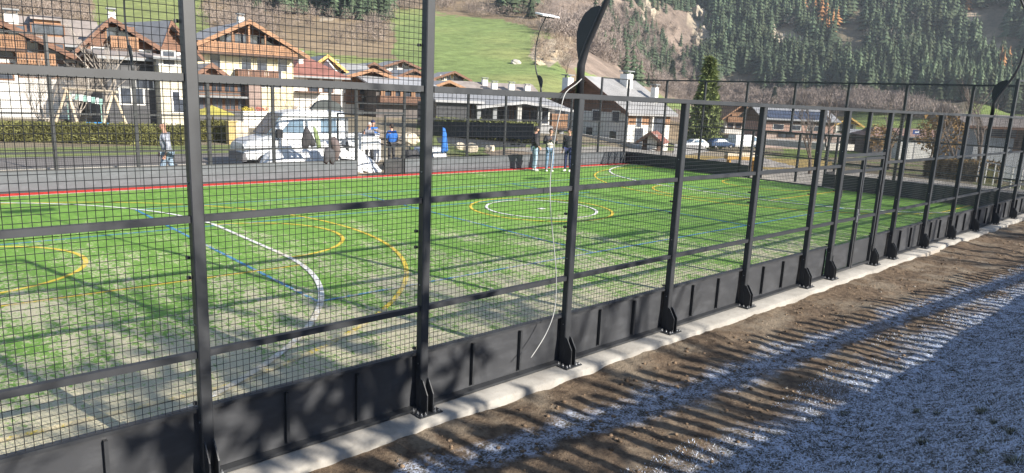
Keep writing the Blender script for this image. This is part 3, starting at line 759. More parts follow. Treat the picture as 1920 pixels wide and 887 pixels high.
# big cream chalet
h = House('chalet', 'large cream chalet with a wide timber gable balcony, left of the white van', 372, 552, 78, -6, 212, 14)
zE, zR = h.z(92), h.z(44); zB = h.z(104)
h.gable(zE, zR, CREAM, SHINGLE, top=WOOD, zT=zB, over=1.2, trim=WOODO, base=-4)
h.balcony(.0, 1., zB+.1, 1.4, 1.0, WOODO, 7, [zE-.2+(zR-zE)*q for q in (.02, .33, .66, .95, .66, .33, .02)])
h.balcony(.38, .80, h.z(148), 1.2, .9, WOOD)
for u in (.19, .50, .66, .88): h.win(u, h.z(130), 1.0, 1.25, CREAM)
for u in (.3, .45, .58, .72): h.win(u, zB+.15, 1.2, 1.9, FRAMEB)
for u in (.45, .62, .8): h.win(u, h.z(162), 1.3, 1.7, FRAMEW)
h.chimney(.5, 1.5, zR-.3, zR+.7, .6)
# dark annex of the chalet: glazed storeys with timber frames
h = House('hotel_annex', 'dark modern annex with glazed storeys and a brown corner tower before the cream chalet', 372, 482, 66, -4, 216, 7, cat='building')
z1 = h.z(156)
h.eaves(z1, z1+.25, pm('annex_grey_wall', (.10, .10, .105), .7, .2, 1.), PALER, over=.5, base=-4)
for i in range(4):
    for z in (h.z(172), h.z(205)): h.win((i+.5)/4.6, z, h.w/5.6, 1.15, FRAMEB, n=2)
b = h.mb(); b.box(h.w*.80, h.w*1.02, -1.2, -.02, -4, h.z(150)); b.build('corner_tower', pm('brown_plaster', (.27, .2, .175), .9, .12, 2.), h.root)
b = h.mb(); b.box(-.3, h.w*.78, -1.25, -.1, h.z(184), h.z(180)); b.build('canopy', STEELG, h.root)
# porch gable on the annex
h = House('porch_roof', 'small brown timber porch gable against the cream chalet wall', 366, 428, 70, -4, 170, 5, cat='porch')
h.gable(h.z(146), h.z(124), OFFW, SHINGLE, top=WOOD, over=.6, base=-1)
# dark slatted building and stone wing
h = House('slatted_building', 'dark slatted timber building behind the yellow hedge with a swing in front', 208, 306, 58, -4, 236, 8, cat='building')
h.eaves(h.z(112), h.z(100), DARKM, SHING2, over=.6, base=-3)
for u, v in ((.62, 165), (.75, 165), (.32, 195), (.55, 195)): h.win(u, h.z(v), .7, 1.1, FRAMEW)
h = House('stone_building', 'narrow pale stone building with small dark windows beside the nearest tall post', 305, 350, 57, -4, 236, 8, cat='building')
h.eaves(h.z(112), h.z(106), STONE, SHING2, over=.5, base=-3, top=OFFW, zT=h.z(125))
h.win(.3, h.z(150), .45, .5); h.win(.62, h.z(188), .5, .6); h.win(.7, h.z(210), .7, .9); h.win(.4, h.z(122), .8, .9)
# far left chalet with balconies
h = House('chalet', 'white chalet with a long grey roof and dormer at the far left', -120, 152, 66, -10, 240, 13)
zE, zR = h.z(104), h.z(38)
h.gable(zE, zR, WHITE, SHINGLE, top=WOOD, zT=h.z(100), over=1.0, ridge=.42, base=-3)
h.balcony(.2, .66, h.z(92), 1.2, 1.0, WOODO); h.balcony(.58, .86, h.z(120), 1.1, .9, WOODO)
for u, v in ((.5, 108), (.68, 106), (.86, 108), (.46, 76), (.6, 78)): h.win(u, h.z(v), 1.1, 1.2, FRAMEB)
for u, v in ((.48, 148), (.66, 142), (.78, 142), (.93, 142)): h.win(u, h.z(v), 1.2, 1.1, FRAMEB)
h.chimney(.56, 3., zR-1.2, h.z(20), .9, WHITE)
h = House('dormer_house', 'house with a broad grey roof and an orange dormer at the upper left', 60, 185, 78, -8, 220, 10)
zE, zR = h.z(80), h.z(34)
h.eaves(zE, zR, WHITE, SHING2, over=.9, base=-3, top=WOOD, zT=h.z(92))
b = h.mb(); b.box(h.w*.16, h.w*.56, .6, 4, zE+.4, zE+1.9); dm = b.build('dormer', WOODO, h.root)
b = h.mb(); b.extrude([(h.w*.12, .2, zE+1.9), (h.w*.60, .2, zE+1.9), (h.w*.60, .2, zE+2.05), (h.w*.12, .2, zE+2.05)], (0, 4.5, .5)); b.build('dormer_roof', SHING2, dm)
for u in (.26, .46): h.win(u, zE+.7, 1.4, .8, FRAMEB, y=.6)
for u in (.3, .62, .86): h.win(u, h.z(112), 1.1, 1.2, FRAMEB)
# brown gabled house behind the bare tree
h = House('chalet', 'brown timber house with an orange balcony behind the bare tree', 172, 302, 72, -8, 220, 11)
zE, zR = h.z(88), h.z(42)
h.gable(zE, zR, OFFW, SHING2, top=WOOD, zT=h.z(98), over=.8, ridge=.36, base=-3)
h.balcony(.33, .72, h.z(94), 1.2, 1.1, WOODO); h.win(.55, h.z(72), 1.4, .9, FRAMEB); h.win(.38, h.z(80), .9, 1.2, WOODO)
for u in (.2, .5, .8): h.win(u, h.z(122), 1.2, 1.3)
h.chimney(.42, 2., zR-.6, zR+.9, .6, WHITE)
h = House('chalet', 'small brown timber gable half hidden behind the nearest tall post', 302, 366, 74, 12, 220, 9)
h.gable(h.z(98), h.z(46), OFFW, SHINGLE, top=WOOD, over=.7, ridge=.3, base=-3); h.win(.75, h.z(128), 1., 1.2); h.win(.3, h.z(128), 1., 1.2)
# red roofed house right of the big chalet
h = House('red_roof_house', 'white house with a hipped red tiled roof right of the cream chalet', 552, 642, 84, -10, 215, 10)
zE, zR = h.z(142), h.z(108)
h.eaves(zE, zR, WHITE, REDR, over=.7, base=-4, hip=3.2); h.chimney(.3, 3, zR-1, zR+.4, .5)
for u in (.4, .7): h.win(u, h.z(172), 1.1, 1.3, FRAMEB)
h.door(.85, h.z(212), 1.3, 2.2)
b = h.mb(); b.box(.02*h.w, .55*h.w, -1.4, -.05, h.z(172)-.12, h.z(172)); b.build('porch_roof', WOOD, h.root)
h = House('yellow_gable_house', 'house with a yellow timber gable peeping over the red roof', 582, 640, 96, -14, 205, 10)
h.gable(h.z(130), h.z(107), OFFW, SHINGLE, top=GLD, over=1.0, trim=GLD, base=-4)
h = House('village_house', 'grey roofed house between the red roof and the orange timber gable', 615, 700, 108, -12, 200, 12)
h.eaves(h.z(148), h.z(119), OFFW, SHINGLE, over=.8, base=-4); h.win(.75, h.z(150)-1.9, 1.2, 1.3); h.chimney(.35, 4, h.z(126), h.z(116), .7)
h = House('village_house', 'house with orange timber storeys above the man in grey', 640, 742, 92, -14, 218, 11)
zE, zR = h.z(150), h.z(133)
h.gable(zE, zR, WHITE, SHINGLE, top=WOODO, zT=h.z(158), over=1.2, trim=WOODO, base=-4)
for u in (.14, .26, .9): b = h.mb(); b.box(h.w*u-.45, h.w*u+.45, -.2, -.004, h.z(196), h.z(158)); b.build('timber_panel', WOODO, h.root)
for u, v in ((.4, 178), (.56, 178), (.75, 178), (.4, 205), (.7, 205)): h.win(u, h.z(v), 1.1, 1.3, FRAMEB)
h.balcony(.05, .32, h.z(190), 1.1, .9, WOOD); h.balcony(.62, .98, h.z(188), 1.1, .9, WOODO)
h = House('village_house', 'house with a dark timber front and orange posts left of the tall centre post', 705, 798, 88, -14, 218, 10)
h.eaves(h.z(160), h.z(146), pm('dark_timber_front', (.12, .105, .10), .8, .2, 1.5), PALER, over=1.2, base=-4)  # front wall in a plain dark timber tone
for u in (.12, .32, .5, .72, .92): b = h.mb(); b.box(h.w*u-.25, h.w*u+.25, -.3, -.004, h.z(198), h.z(163)); b.build('timber_post', WOODO, h.root)
h.balcony(.02, .98, h.z(193), 1.2, .8, WOOD)
for u in (.22, .42, .62, .82): h.win(u, h.z(182), 1., 1.4, FRAMEB)
h = House('village_house', 'white house with a brown gable, highest on the slope left of the tall centre post', 722, 778, 135, -16, 170, 10)
h.gable(h.z(126), h.z(115), WHITE, SHINGLE, top=WOOD, over=1.1, base=-6); h.win(.3, h.z(132), 1., 1.2); h.win(.65, h.z(132), 1., 1.2)
h = House('village_house', 'white house with a reddish gable just left of the tall centre post', 742, 800, 118, -16, 180, 10)
h.gable(h.z(146), h.z(132), WHITE, SHINGLE, top=WOOD, over=1.0, base=-6); h.balcony(.05, .95, h.z(152), 1., .9, WOODO); h.win(.5, h.z(151), 1.6, 1.3)
h = House('village_house', 'house with a brown gable and a roof terrace behind the orange timber house', 672, 722, 122, -16, 180, 10)
h.gable(h.z(134), h.z(120), OFFW, SHINGLE, top=WOOD, over=1.0, base=-6); h.win(.5, h.z(146), 1.4, 1.2)
# yellow house and brown house right of the centre post
h = House('yellow_house', 'pale yellow house with a shallow gable below the green meadow', 820, 866, 140, -22, 170, 10)
h.gable(h.z(146), h.z(136), CREAM, SHINGLE, top=GLD, over=1.3, ridge=.55, base=-6)
for u in (.15, .4, .7, .88): h.win(u, h.z(153), 1.1 if u > .5 else .8, 1.1)
h.balcony(.05, 1.2, h.z(161), 1.5, 1.0, CREAM)
h = House('brown_house', 'orange brown timber house below the pale yellow house', 800, 868, 112, -18, 195, 10)
h.gable(h.z(168), h.z(154), WOODO, SHINGLE, top=WOODO, over=1.2, base=-5, trim=WOODO)
for u in (.3, .5, .7): h.win(u, h.z(182), 1.2, 1.4, FRAMEW)
h.balcony(.1, .9, h.z(186), 1., .9, WOODO)
# long grey roof with three chimneys
h = House('long_house', 'long house with a grey brown roof and four chimneys under the meadow', 872, 1010, 118, -22, 205, 12)
zE, zR = h.z(186), h.z(157)
h.eaves(zE, zR, OFFW, SHING2, over=.9, base=-6); 
for u, yy, a in ((.36, 5, 150), (.42, 2.2, 156), (.66, 2.4, 156), (.90, 3., 158)): h.chimney(u, yy, zR-2.6, h.z(a), .9)
for u in (.1, .3, .5, .7, .9): h.win(u, zE-2.2, 1.2, 1.3)
# restaurant pavilion with the deep porch
h = House('pavilion', 'low pavilion with a deep pillared porch behind the dark hedge', 818, 1062, 66, -24, 236, 9, cat='building')
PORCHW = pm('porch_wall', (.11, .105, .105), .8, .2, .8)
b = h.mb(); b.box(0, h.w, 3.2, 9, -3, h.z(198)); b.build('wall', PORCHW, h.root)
b = h.mb(); b.box(0, h.w*.24, .2, 3.1, -2, h.z(195)); b.build('dark_wing', DARKM, h.root)
zr = h.z(176); ze = h.z(203)
b = h.mb(); q = [(-.2, -.4, h.z(196)), (h.w*.34, -.4, h.z(196)), (h.w*.34, 5, h.z(184)), (-.2, 5, h.z(184))]; b.hexa([*q, *[(x, y, z+.2) for x, y, z in q]])
b.build('flat_roof', PALER, h.root)
b = h.mb(); q = [(h.w*.28, -.6, h.z(206)), (h.w*.64, -.6, h.z(193)), (h.w*.64, 6, h.z(176)), (h.w*.36, 6, h.z(183))]; b.hexa([*q, *[(x, y, z+.25) for x, y, z in q]])
q = [(h.w*.642, -.6, h.z(193)), (h.w*1.03, -.6, h.z(206)), (h.w*.97, 6, h.z(183)), (h.w*.642, 6, h.z(176))]; b.hexa([*q, *[(x, y, z+.25) for x, y, z in q]])
h.roof = b.build('roof', PALER, h.root)
b = h.mb(); b.extrude([(h.w*.32, 3.1, h.z(206)), (h.w*.96, 3.1, h.z(206)), (h.w*.64, 3.1, h.z(194))], (0, .2, 0)); b.build('gable', WOODD, h.root)
for u in (.31, .43, .62, .78, .96):
    b = h.mb(); x = h.w*u; b.box(x-.2, x+.2, 0, .4, -3, h.z(206)+(h.z(193)-h.z(206))*max(0, 1-abs(u-.64)/.36)); b.build('column', STEELG if u != .62 else pm('pale_column', (.42, .41, .39), .8, .1, 2.), h.root)
for u in (.36, .4, .48, .53, .58, .70, .74, .84, .9):
    h.win(u, h.z(232), 1.15, 2.1, FRAMEW if u in (.4, .48, .53, .9) else FRAMEB, y=3.2)
h.balcony(.86, .99, h.z(236), .5, 1.3, WOODO)
b = h.mb(); b.box(h.w*.34, h.w*.84, -1.5, -.7, -3, h.z(232)); b.build('planter_wall', pm('planter_concrete', (.3, .3, .3), .9, .15, 2.), h.root)
# right hand house: gable in the shade to the left, eaves side sunlit
h = House('large_house', 'big white house with a brown timber gable, its left wall in shade', 1028, 1176, 75.8, -90, 262, 7.2)
zE, zR = h.z(205), h.z(147)
h.gable(zE, zR, WHITE, SHINGLE, top=WOOD, zT=h.z(208), over=.7, base=-4)
for u, v in ((.62, 226), (.86, 226), (.55, 258), (.84, 262)): h.win(u, h.z(v), .95, 1.1)
b = h.mb(); b.box(h.w+.002, h.w+.03, 0, 7.2, zE-1.3, zE-.05); b.build('timber_band', WOODO, h.root)
h.rwin(1.7, h.z(232), .8, 1.1); h.rwin(4.9, h.z(246), 2.0, 2.2); h.rwin(1.8, h.z(268), 1.4, 1.9)
b = h.mb(); b.box(h.w+.04, h.w+.4, 3.55, 3.8, -4, zE-.1); b.build('wall_pier', WHITE, h.root)
h.chimney(.62, 4.6, zR-1.6, zR+.7, 1.0); h.chimney(.86, 6.2, zR-3.4, zR-.6, .6)
h.chimney(.02, 2.5, zR-3., zR+.15, .9)
# pale retaining wall along the lane before that house
a0 = on_z(1075, 262, -1.); a1 = on_z(1175, 276, -1.2); a2 = at(1300, 288, 50)
b = MB(); b.beam((a0[0], a0[1], -.9), (a1[0], a1[1], -1.2), .3, 1.2); b.beam((a1[0], a1[1], -1.2), (a2[0], a2[1], -1.5), .3, 1.0)
tag(b.build('retaining_wall', pm('pale_wall', (.5, .48, .44), .9, .12, 1.)), 'low pale retaining wall along the lane before the big white house', 'wall')
# small red roofed hut
h = House('garden_hut', 'small dark hut with a red roof beside the big white house', 1206, 1236, 60, -62, 280, 3.2, cat='hut')
h.gable(h.z(262), h.z(250), WOODD, REDR, over=.45, base=-1.5, trim=WOODD, purlins=False, thick=.1); h.door(.6, h.z(279), .8, 1.2, FRAMEW)
# valley houses on the right
h = House('valley_house', 'white chalet with an orange gable and balcony left of the solar roofed barn', 1358, 1408, 190, -38, 250, 10)
h.gable(h.z(216), h.z(196), WHITE, WOODO, top=WOODO, zT=h.z(219), over=1.6, base=-3, trim=WOODO)
h.balcony(.02, .98, h.z(229), 1.3, 1.3, WOODO); h.balcony(.15, .8, h.z(218), 1.2, 1.0, WOODO)
for u in (.2, .5, .8): h.win(u, h.z(240), 1.4, 1.7, FRAMEB)
SOLAR = pm('solar_roof', (.07, .085, .13), .25, .25, .5)
h = House('barn', 'long barn with a dark blue solar roof in the valley', 1432, 1562, 165, -42, 248, 14, cat='barn')
zE, zR = h.z(224), h.z(203)
h.eaves(zE, zR, PINKR, PALER, over=1.0, base=-3, top=WOODD, zT=h.z(232))
b = h.mb(); sl = (zR-zE)/7.
q = [(.5, -.6, zE-.6*sl+.26), (h.w-1, -.6, zE-.6*sl+.26), (h.w-1, 4.2, zE+4.2*sl+.26), (.5, 4.2, zE+4.2*sl+.26)]; b.hexa([*q, *[(x, y, z+.08) for x, y, z in q]]); b.build('solar_panel', SOLAR, h.roof)
b = h.mb()
for i in range(24): b.box(.6+i*h.w/25, .6+i*h.w/25+.35, -.12, -.004-.03, h.z(231), h.z(226))
b.build('slat_opening', WOODD, h.root)
for u in (.2, .45, .7): h.win(u, h.z(244), 2.2, 1.0)
h = House('valley_house', 'small white and yellow house right behind the barn', 1566, 1604, 185, -46, 252, 9)
h.gable(h.z(232), h.z(221), WHITE, GLD, top=GLD, over=1.2, base=-3, trim=GLD); h.win(.3, h.z(244), 1.4, 1.4); h.win(.7, h.z(244), 1.4, 1.4)
h = House('valley_house', 'low brown shed with a grey roof by the green field', 1598, 1650, 150, -50, 262, 7, cat='shed')
h.eaves(h.z(253), h.z(246), WOODD, PALER, over=.6, base=-3); h.win(.5, h.z(260), 1.6, .6)
h = House('valley_house', 'faded red roofed farmhouse in the green field', 1640, 1700, 140, -52, 268, 10)
h.eaves(h.z(256), h.z(242), pm('farm_wall', (.13, .11, .11), .9, .2, .7), PINKR, over=1.0, base=-3, hip=2.5); h.win(.3, h.z(265), 1.2, .9); h.win(.7, h.z(265), 1.2, .9)
h = House('valley_building', 'long low pinkish building with a small blue and white sign', 1692, 1772, 128, -54, 270, 9, cat='building')
h.eaves(h.z(258), h.z(246), OFFW, PINKR, over=.5, base=-3); 
b = h.mb(); b.box(.02*h.w, .98*h.w, -.12, -.01, h.z(264), h.z(259)); b.build('window_band', GLASS, h.root)
b = h.mb(); b.box(h.w*.26, h.w*.26+.1, -1.2, -1.1, -3, h.z(251)); sg = b.build('sign_post', STEELG, h.root)
b = h.mb(); b.box(h.w*.26-.5, h.w*.26+.6, -1.3, -1.2, h.z(252), h.z(244)-.0); b.build('sign', pm('blue_sign', (.04, .10, .35), .5, .05, 2.), sg)
b = h.mb(); b.box(h.w*.26-.25, h.w*.26+.35, -1.34, -1.31, h.z(250), h.z(246)); b.build('sign_centre', pm('sign_white', (.7, .72, .8), .5, .05, 2.), sg)
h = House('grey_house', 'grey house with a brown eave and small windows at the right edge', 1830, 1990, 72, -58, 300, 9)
h.eaves(h.z(240), h.z(222), pm('grey_plaster', (.40, .42, .45), .9, .1, 1.), SHING2, over=.9, base=-3, top=WOOD, zT=h.z(247), trim=WOOD)  # walls in plain grey plaster
for u in (.24, .40, .7): h.win(u, h.z(258), 1.0, .8, FRAMEB)
h.door(.55, h.z(284), 1., 2.)
# white railing before the grey house
p0 = at(1838, 300, 46); p1 = at(1960, 306, 40); b = MB(); z0 = -.5
for i in range(8):
    q = p0+(p1-p0)*i/7; b.tube([(q[0], q[1], z0-.5), (q[0], q[1], z0+1.15)], .035, 6)
for z in (.4, .8, 1.15): b.tube([(p0[0], p0[1], z0+z), (p1[0], p1[1], z0+z)], .03, 6)
tag(b.build('white_railing', FRAMEW), 'white tubular railing before the grey house at the right edge', 'railing')
b = MB(); p0 = at(1438, 262, 120); p1 = at(1575, 272, 108)
b.beam(p0+V(0, 0, -.3), p1+V(0, 0, -.3), 5., .9); tag(b.build('concrete_platform', pm('pale_concrete', (.5, .47, .42), .9, .15, .4)), 'pale concrete platform before the barn', 'platform')
# second building between barn and platform: pinkish wall with dark openings
h = House('work_yard', 'long pinkish wall with dark openings below the barn', 1430, 1580, 140, -44, 262, 3, cat='building')
h.eaves(h.z(250), h.z(249), pm('pinkish_wall', (.42, .33, .29), .9, .15, .4), PINKR, over=.3, base=-2, thick=.12)
for u in (.25, .35, .6, .72): h.win(u, h.z(259), 1.7, .7, FRAMEB)
# ------------------------------------------------------------------ trees, shrubs, hedges
LEAF = attr_mat('conifer_needles', .8, .35, .35, 0); BARK = pm('bark', (.13, .10, .08), .95, .3, 4.); TWIG = pm('bare_twigs', (.20, .165, .145), .95, .25, 2.)
PALEBARK = pm('pale_bark', (.34, .30, .26), .95, .25, 3.)
def spruce_arrays(seed, tiers=9, n=11):
    """unit height conifer crown of drooping jagged tiers; returns verts, tris"""
    rr = np.random.default_rng(seed); vs = []; fs = []; o = 0
    for t in range(tiers):
        u = t/(tiers-1); zt = .14+.86*(1-(1-u)**1.12) if t else .14
        zt = .12+.80*u; R = (.185*(1-u)**.85+.012)*(.8+.4*rr.random()); h = .17*(1-u*.55)
        a = np.linspace(0, 2*np.pi, 2*n, endpoint=False)+rr.random()*6
        rad = R*np.where(np.arange(2*n) % 2 == 0, 1.0, .48)*(.65+.6*rr.random(2*n))
        zz = zt - h*.35*(rad/R) + .03*(rr.random(2*n)-.5)
        ring_ = np.stack([rad*np.cos(a), rad*np.sin(a), zz], -1)
        vs += [np.array([[.01*(rr.random()-.5), .01*(rr.random()-.5), min(1.02, zt+h)]]), ring_]
        k = 2*n
        fs.append(np.array([[o, o+1+i, o+1+(i+1) % k] for i in range(k)])); o += k+1
    return np.vstack(vs), np.vstack(fs)
PROTO = [spruce_arrays(s, 7, 7) for s in range(6)]
def tree_color(n, px):
    base = np.array([.040, .066, .034])*(.55+.9*rng.random((n, 1)))*np.array([1, 1, 1])+np.array([.012, .012, .008])*rng.random((n, 1))
    return base
# positions of conifers
def scatter(n, c0, c1, d0, d1):
    c = c0+(c1-c0)*rng.random(n); a = YAW - np.arctan((c-960)/FPX); d = np.sqrt(d0**2+(d1**2-d0**2)*rng.random(n))
    x = CAM[0]+d*np.cos(a); y = CAM[1]+d*np.sin(a); z = terrain(x, y); return x, y, z, d
pts = []
x, y, z, d = scatter(15500, 1150, 2120, 560, 1000)
px, py, _ = project(np.stack([x, y, z], -1)); j = 16*fbm(x/20, y/20, 3)
inf = anyp(FOREST, px+j, py+j*.6) & ~anyp(ROCK, px+j, py+j) & ~anyp(SCREE, px+.5*j, py+.5*j) & (py > -45)
thin = (fbm(x/45, y/45, 4) > -.135); inf &= thin
pts.append((x[inf], y[inf], z[inf], 10+17*rng.random(inf.sum()), 0))
# looser trees on the rocky slope in the middle and the left hillside
x, y, z, d = scatter(3200, 1090, 1440, 330, 800)
px, py, _ = project(np.stack([x, y, z], -1))
MID = [[(1180,40),(1230,60),(1260,120),(1250,150),(1215,140),(1175,90)], [(1150,-40),(1450,-40),(1440,20),(1380,30),(1330,20),(1150,12)], [(1330,60),(1370,30),(1440,60),(1430,110),(1350,110)]]
k = (anyp(MID, px, py) & (rng.random(len(x)) < .8)) | ((py < 170) & (py > -30) & (px < 1330) & (rng.random(len(x)) < .10))
k &= ~anyp(MEADOW[:3], px, py); pts.append((x[k], y[k], z[k], 9+9*rng.random(k.sum()), 1))
x, y, z, d = scatter(2600, 330, 1010, 330, 560)
px, py, _ = project(np.stack([x, y, z], -1))
LEFT = [[(385,-60),(740,-60),(745,20),(700,60),(650,62),(610,40),(540,36),(480,10),(400,2)], [(520,20),(600,20),(610,60),(560,70)]]
k = (anyp(LEFT, px, py) & (rng.random(len(x)) < .6)) | (inpoly(px, py, [(440,20),(745,30),(735,110),(600,100),(500,70)]) & (rng.random(len(x)) < .38)) | (inpoly(px, py, [(880,-40),(1010,-40),(1010,45),(930,20)]) & (rng.random(len(x)) < .12))
k &= ~anyp(MEADOW, px, py); pts.append((x[k], y[k], z[k], 10+9*rng.random(k.sum()), 2))
TX, TY, TZ, TH, TG = [np.concatenate([q[i] if i < 4 else np.full(len(q[0]), q[4]) for q in pts]) for i in range(5)]
px, py, pz = project(np.stack([TX, TY, TZ], -1)); vis = (px > -30) & (px < 1960)
TX, TY, TZ, TH, TG, px, py, pz = [q[vis] for q in (TX, TY, TZ, TH, TG, px, py, pz)]
LARCH = [[(1495,-30),(1520,-30),(1540,30),(1585,45),(1592,72),(1560,78),(1510,45)], [(1812,0),(1835,5),(1862,30),(1850,40),(1815,22)], [(1865,142),(1900,138),(1900,158),(1868,160)], [(1558,60),(1575,60),(1575,85),(1560,84)]]
larch = anyp(LARCH, px, py-8) & (rng.random(len(px)) < .5)
NEEDLE = LEAF
def tree_cols(i):
    if larch[i]: return np.array([.30, .15, .065])*(.7+.6*rng.random())
    g = (.45+.75*rng.random())*(1+1.3*fbm(np.array(TX[i]/60.), np.array(TY[i]/60.), 3)); b = np.array([.064, .092, .054])*g
    return b+np.array([.02, .014, .004])*(rng.random()**3)
order = np.argsort(-(TH/pz)); near_i = order[:260]; far_i = order[260:]
# the nearest ones: each tree an object (trunk and crown share one small mesh in four shapes and three tints)
protos = []
for s in range(6):
    v, f = spruce_arrays(40+s, 10, 9)
    vv = v*np.array([1, 1, 1.]); b = MB(); b.tube([(0, 0, -.05), (0, 0, .5)], [.016, .008], 5); tv_ = np.array(b.v)
    tri = []
    for q in b.f: tri += [[q[0], q[t], q[t+1]] for t in range(1, len(q)-1)]
    nv = len(vv); cc = np.tile(np.array([.070, .098, .056])*(.55+.22*s), (nv, 1))*(.8+.4*rng.random((nv, 1)))
    if s == 5: cc = np.tile(np.array([.30, .15, .065]), (nv, 1))
    o = np_mesh('spruce_tree', np.vstack([vv, tv_]), np.vstack([f, np.array(tri)+nv]), [LEAF, BARK], np.vstack([cc, np.tile([.13, .1, .08], (len(tv_), 1))]), midx=[0]*len(f)+[1]*len(tri))
    protos.append(o)
LB = {0: 'dark spruce standing in the lower edge of the dense forest on the right mountainside', 1: 'spruce scattered on the rocky brown slope in the middle of the mountainside', 2: 'spruce in the small wood on the hillside above the village roofs'}
used = set()
for i in near_i:
    s = 5 if larch[i] else int(rng.integers(0, 5))
    src = protos[s]
    if s in used: o = src.copy(); COL.objects.link(o)
    else: o = src; used.add(s)
    o.location = (TX[i], TY[i], TZ[i]-.3); hh = TH[i]; o.scale = (hh*(.9+.3*rng.random()), hh*(.9+.3*rng.random()), hh); o.rotation_euler = (0, 0, rng.random()*6)
    lb = LB[int(TG[i])] if not larch[i] else 'rusty orange larch standing among the dark spruces on the mountainside'
    tag(o, lb, 'tree', {0: 'spruces at the edge of the mountain forest', 1: 'spruces on the rocky slope', 2: 'spruces above the village'}[int(TG[i])] if not larch[i] else 'orange larches in the forest')
for s, o in enumerate(protos):
    if s not in used: bpy.data.objects.remove(o)
vs = []; fs = []; cs = []; o = 0
for i in far_i:
    v, f = PROTO[int(rng.integers(0, 6))]; a = rng.random()*6.28; ca, sa = math.cos(a), math.sin(a); hh = TH[i]; w = hh*(1.0+.8*rng.random()**1.5)
    q = np.stack([(v[:, 0]*ca-v[:, 1]*sa)*w+TX[i], (v[:, 0]*sa+v[:, 1]*ca)*w+TY[i], v[:, 2]*hh+TZ[i]-.5], -1)
    vs.append(q); fs.append(f+o); o += len(v); cs.append(np.tile(tree_cols(i), (len(v), 1)))
tag(np_mesh('mountain_forest', np.vstack(vs), np.vstack(fs), LEAF, np.vstack(cs)), 'dense dark spruce forest covering the steep mountainside', 'forest', kind='stuff')

# leafless brush on the slopes (one mass) : upright twigs in rounded clumps
def brush(name, label, n, c0, c1, d0, d1, keepf, hgt, col, per=46):
    x, y, z, d = scatter(n, c0, c1, d0, d1); px, py, _ = project(np.stack([x, y, z], -1)); k = keepf(px, py, x, y)
    x, y, z, d = x[k], y[k], z[k], d[k]; vs = []; cs = []
    for i in range(len(x)):
        hh = hgt*(.5+.9*rng.random()); w = hh*.5
        u = rng.standard_normal((per, 3)); u /= np.linalg.norm(u, axis=1)[:, None]; u *= (.35+.65*rng.random((per, 1))**.5)*(.8+.35*np.sin(3*np.arctan2(u[:, 1:2], u[:, :1])+i))
        ctr = u*np.array([w, w, hh*.46])+np.array([x[i], y[i], z[i]+hh*.46]); g = u*np.array([.5, .5, .9])+np.array([0, 0, .5])+.5*rng.standard_normal((per, 3))
        g /= np.linalg.norm(g, axis=1)[:, None]; L = hh*.10*(.6+rng.random((per, 1))); sd = np.cross(g, rng.standard_normal((per, 3))); sd /= np.linalg.norm(sd, axis=1)[:, None]+1e-6; sd *= hh*.013
        tri = np.stack([ctr-g*L-sd, ctr-g*L+sd, ctr+g*L], 1)
        vs.append(tri.reshape(-1, 3)); cs.append(np.tile(col*(.65+.7*rng.random()), (per*3, 1)))
    v = np.vstack(vs); tag(np_mesh(name, v, np.arange(len(v)).reshape(-1, 3), TW, np.vstack(cs)), label, 'brush', kind='stuff')
TW = attr_mat('twig_brush', .95, .15, .5)
MB_ = [[(1030,110),(1010,60),(1100,30),(1180,10),(1330,60),(1345,150),(1560,172),(1700,185),(1800,230),(1700,222),(1560,205),(1350,200),(1260,185),(1150,125),(1085,110),(1000,105)]]
brush('bank_scrub', 'brownish scrub on the bank at the right edge of the meadow', 1500, 985, 1110, 200, 520,
      lambda px, py, x, y: inpoly(px, py, [(1000,74),(1070,62),(1100,112),(1050,132),(1000,112)]) & (rng.random(len(px)) < .75), 3.2, np.array([.27, .21, .16]), 80)
brush('rock_slope_scrub', 'brownish scrub between the rocks of the middle slope', 2600, 1000, 1480, 380, 800,
      lambda px, py, x, y: inpoly(px, py, [(1015,62),(1090,-30),(1440,-30),(1440,60),(1340,120),(1250,100),(1180,20),(1090,40)]) & (fbm(x/22, y/22, 3) > -.02), 6.5, np.array([.26, .205, .165]), 90)
brush('leafless_wood', 'greyish pink leafless wood between the meadow and the spruce forest', 9000, 990, 1830, 290, 640,
      lambda px, py, x, y: anyp(MB_, px, py) & ~anyp(ROCK, px, py) & ~anyp(MEADOW[:3], px, py) & (fbm(x/30, y/30, 3) > -.26), 7.5, np.array([.25, .205, .18]), 130)
brush('hillside_scrub', 'brownish leafless scrub on the slope above the village roofs', 5200, -20, 1010, 240, 520,
      lambda px, py, x, y: (py < 128) & (py > -30) & ~anyp(MEADOW, px, py) & (fbm(x/18, y/18, 3) > -.06), 5.4, np.array([.24, .195, .165]), 80)
FB = [[(1440,-30),(1560,-30),(1700,20),(1720,60),(1690,85),(1650,60)]]
brush('leafless_forest_patches', 'grey leafless patches inside the mountain forest', 1500, 1400, 1900, 640, 960,
      lambda px, py, x, y: (inpoly(px, py, [(1640,10),(1740,25),(1750,75),(1700,70),(1660,50)]) | ((fbm(x/35, y/35, 3) > .09) & (py > -20) & (px > 1430))) & ~anyp(SCREE, px, py), 13, np.array([.23, .20, .175]), 90)

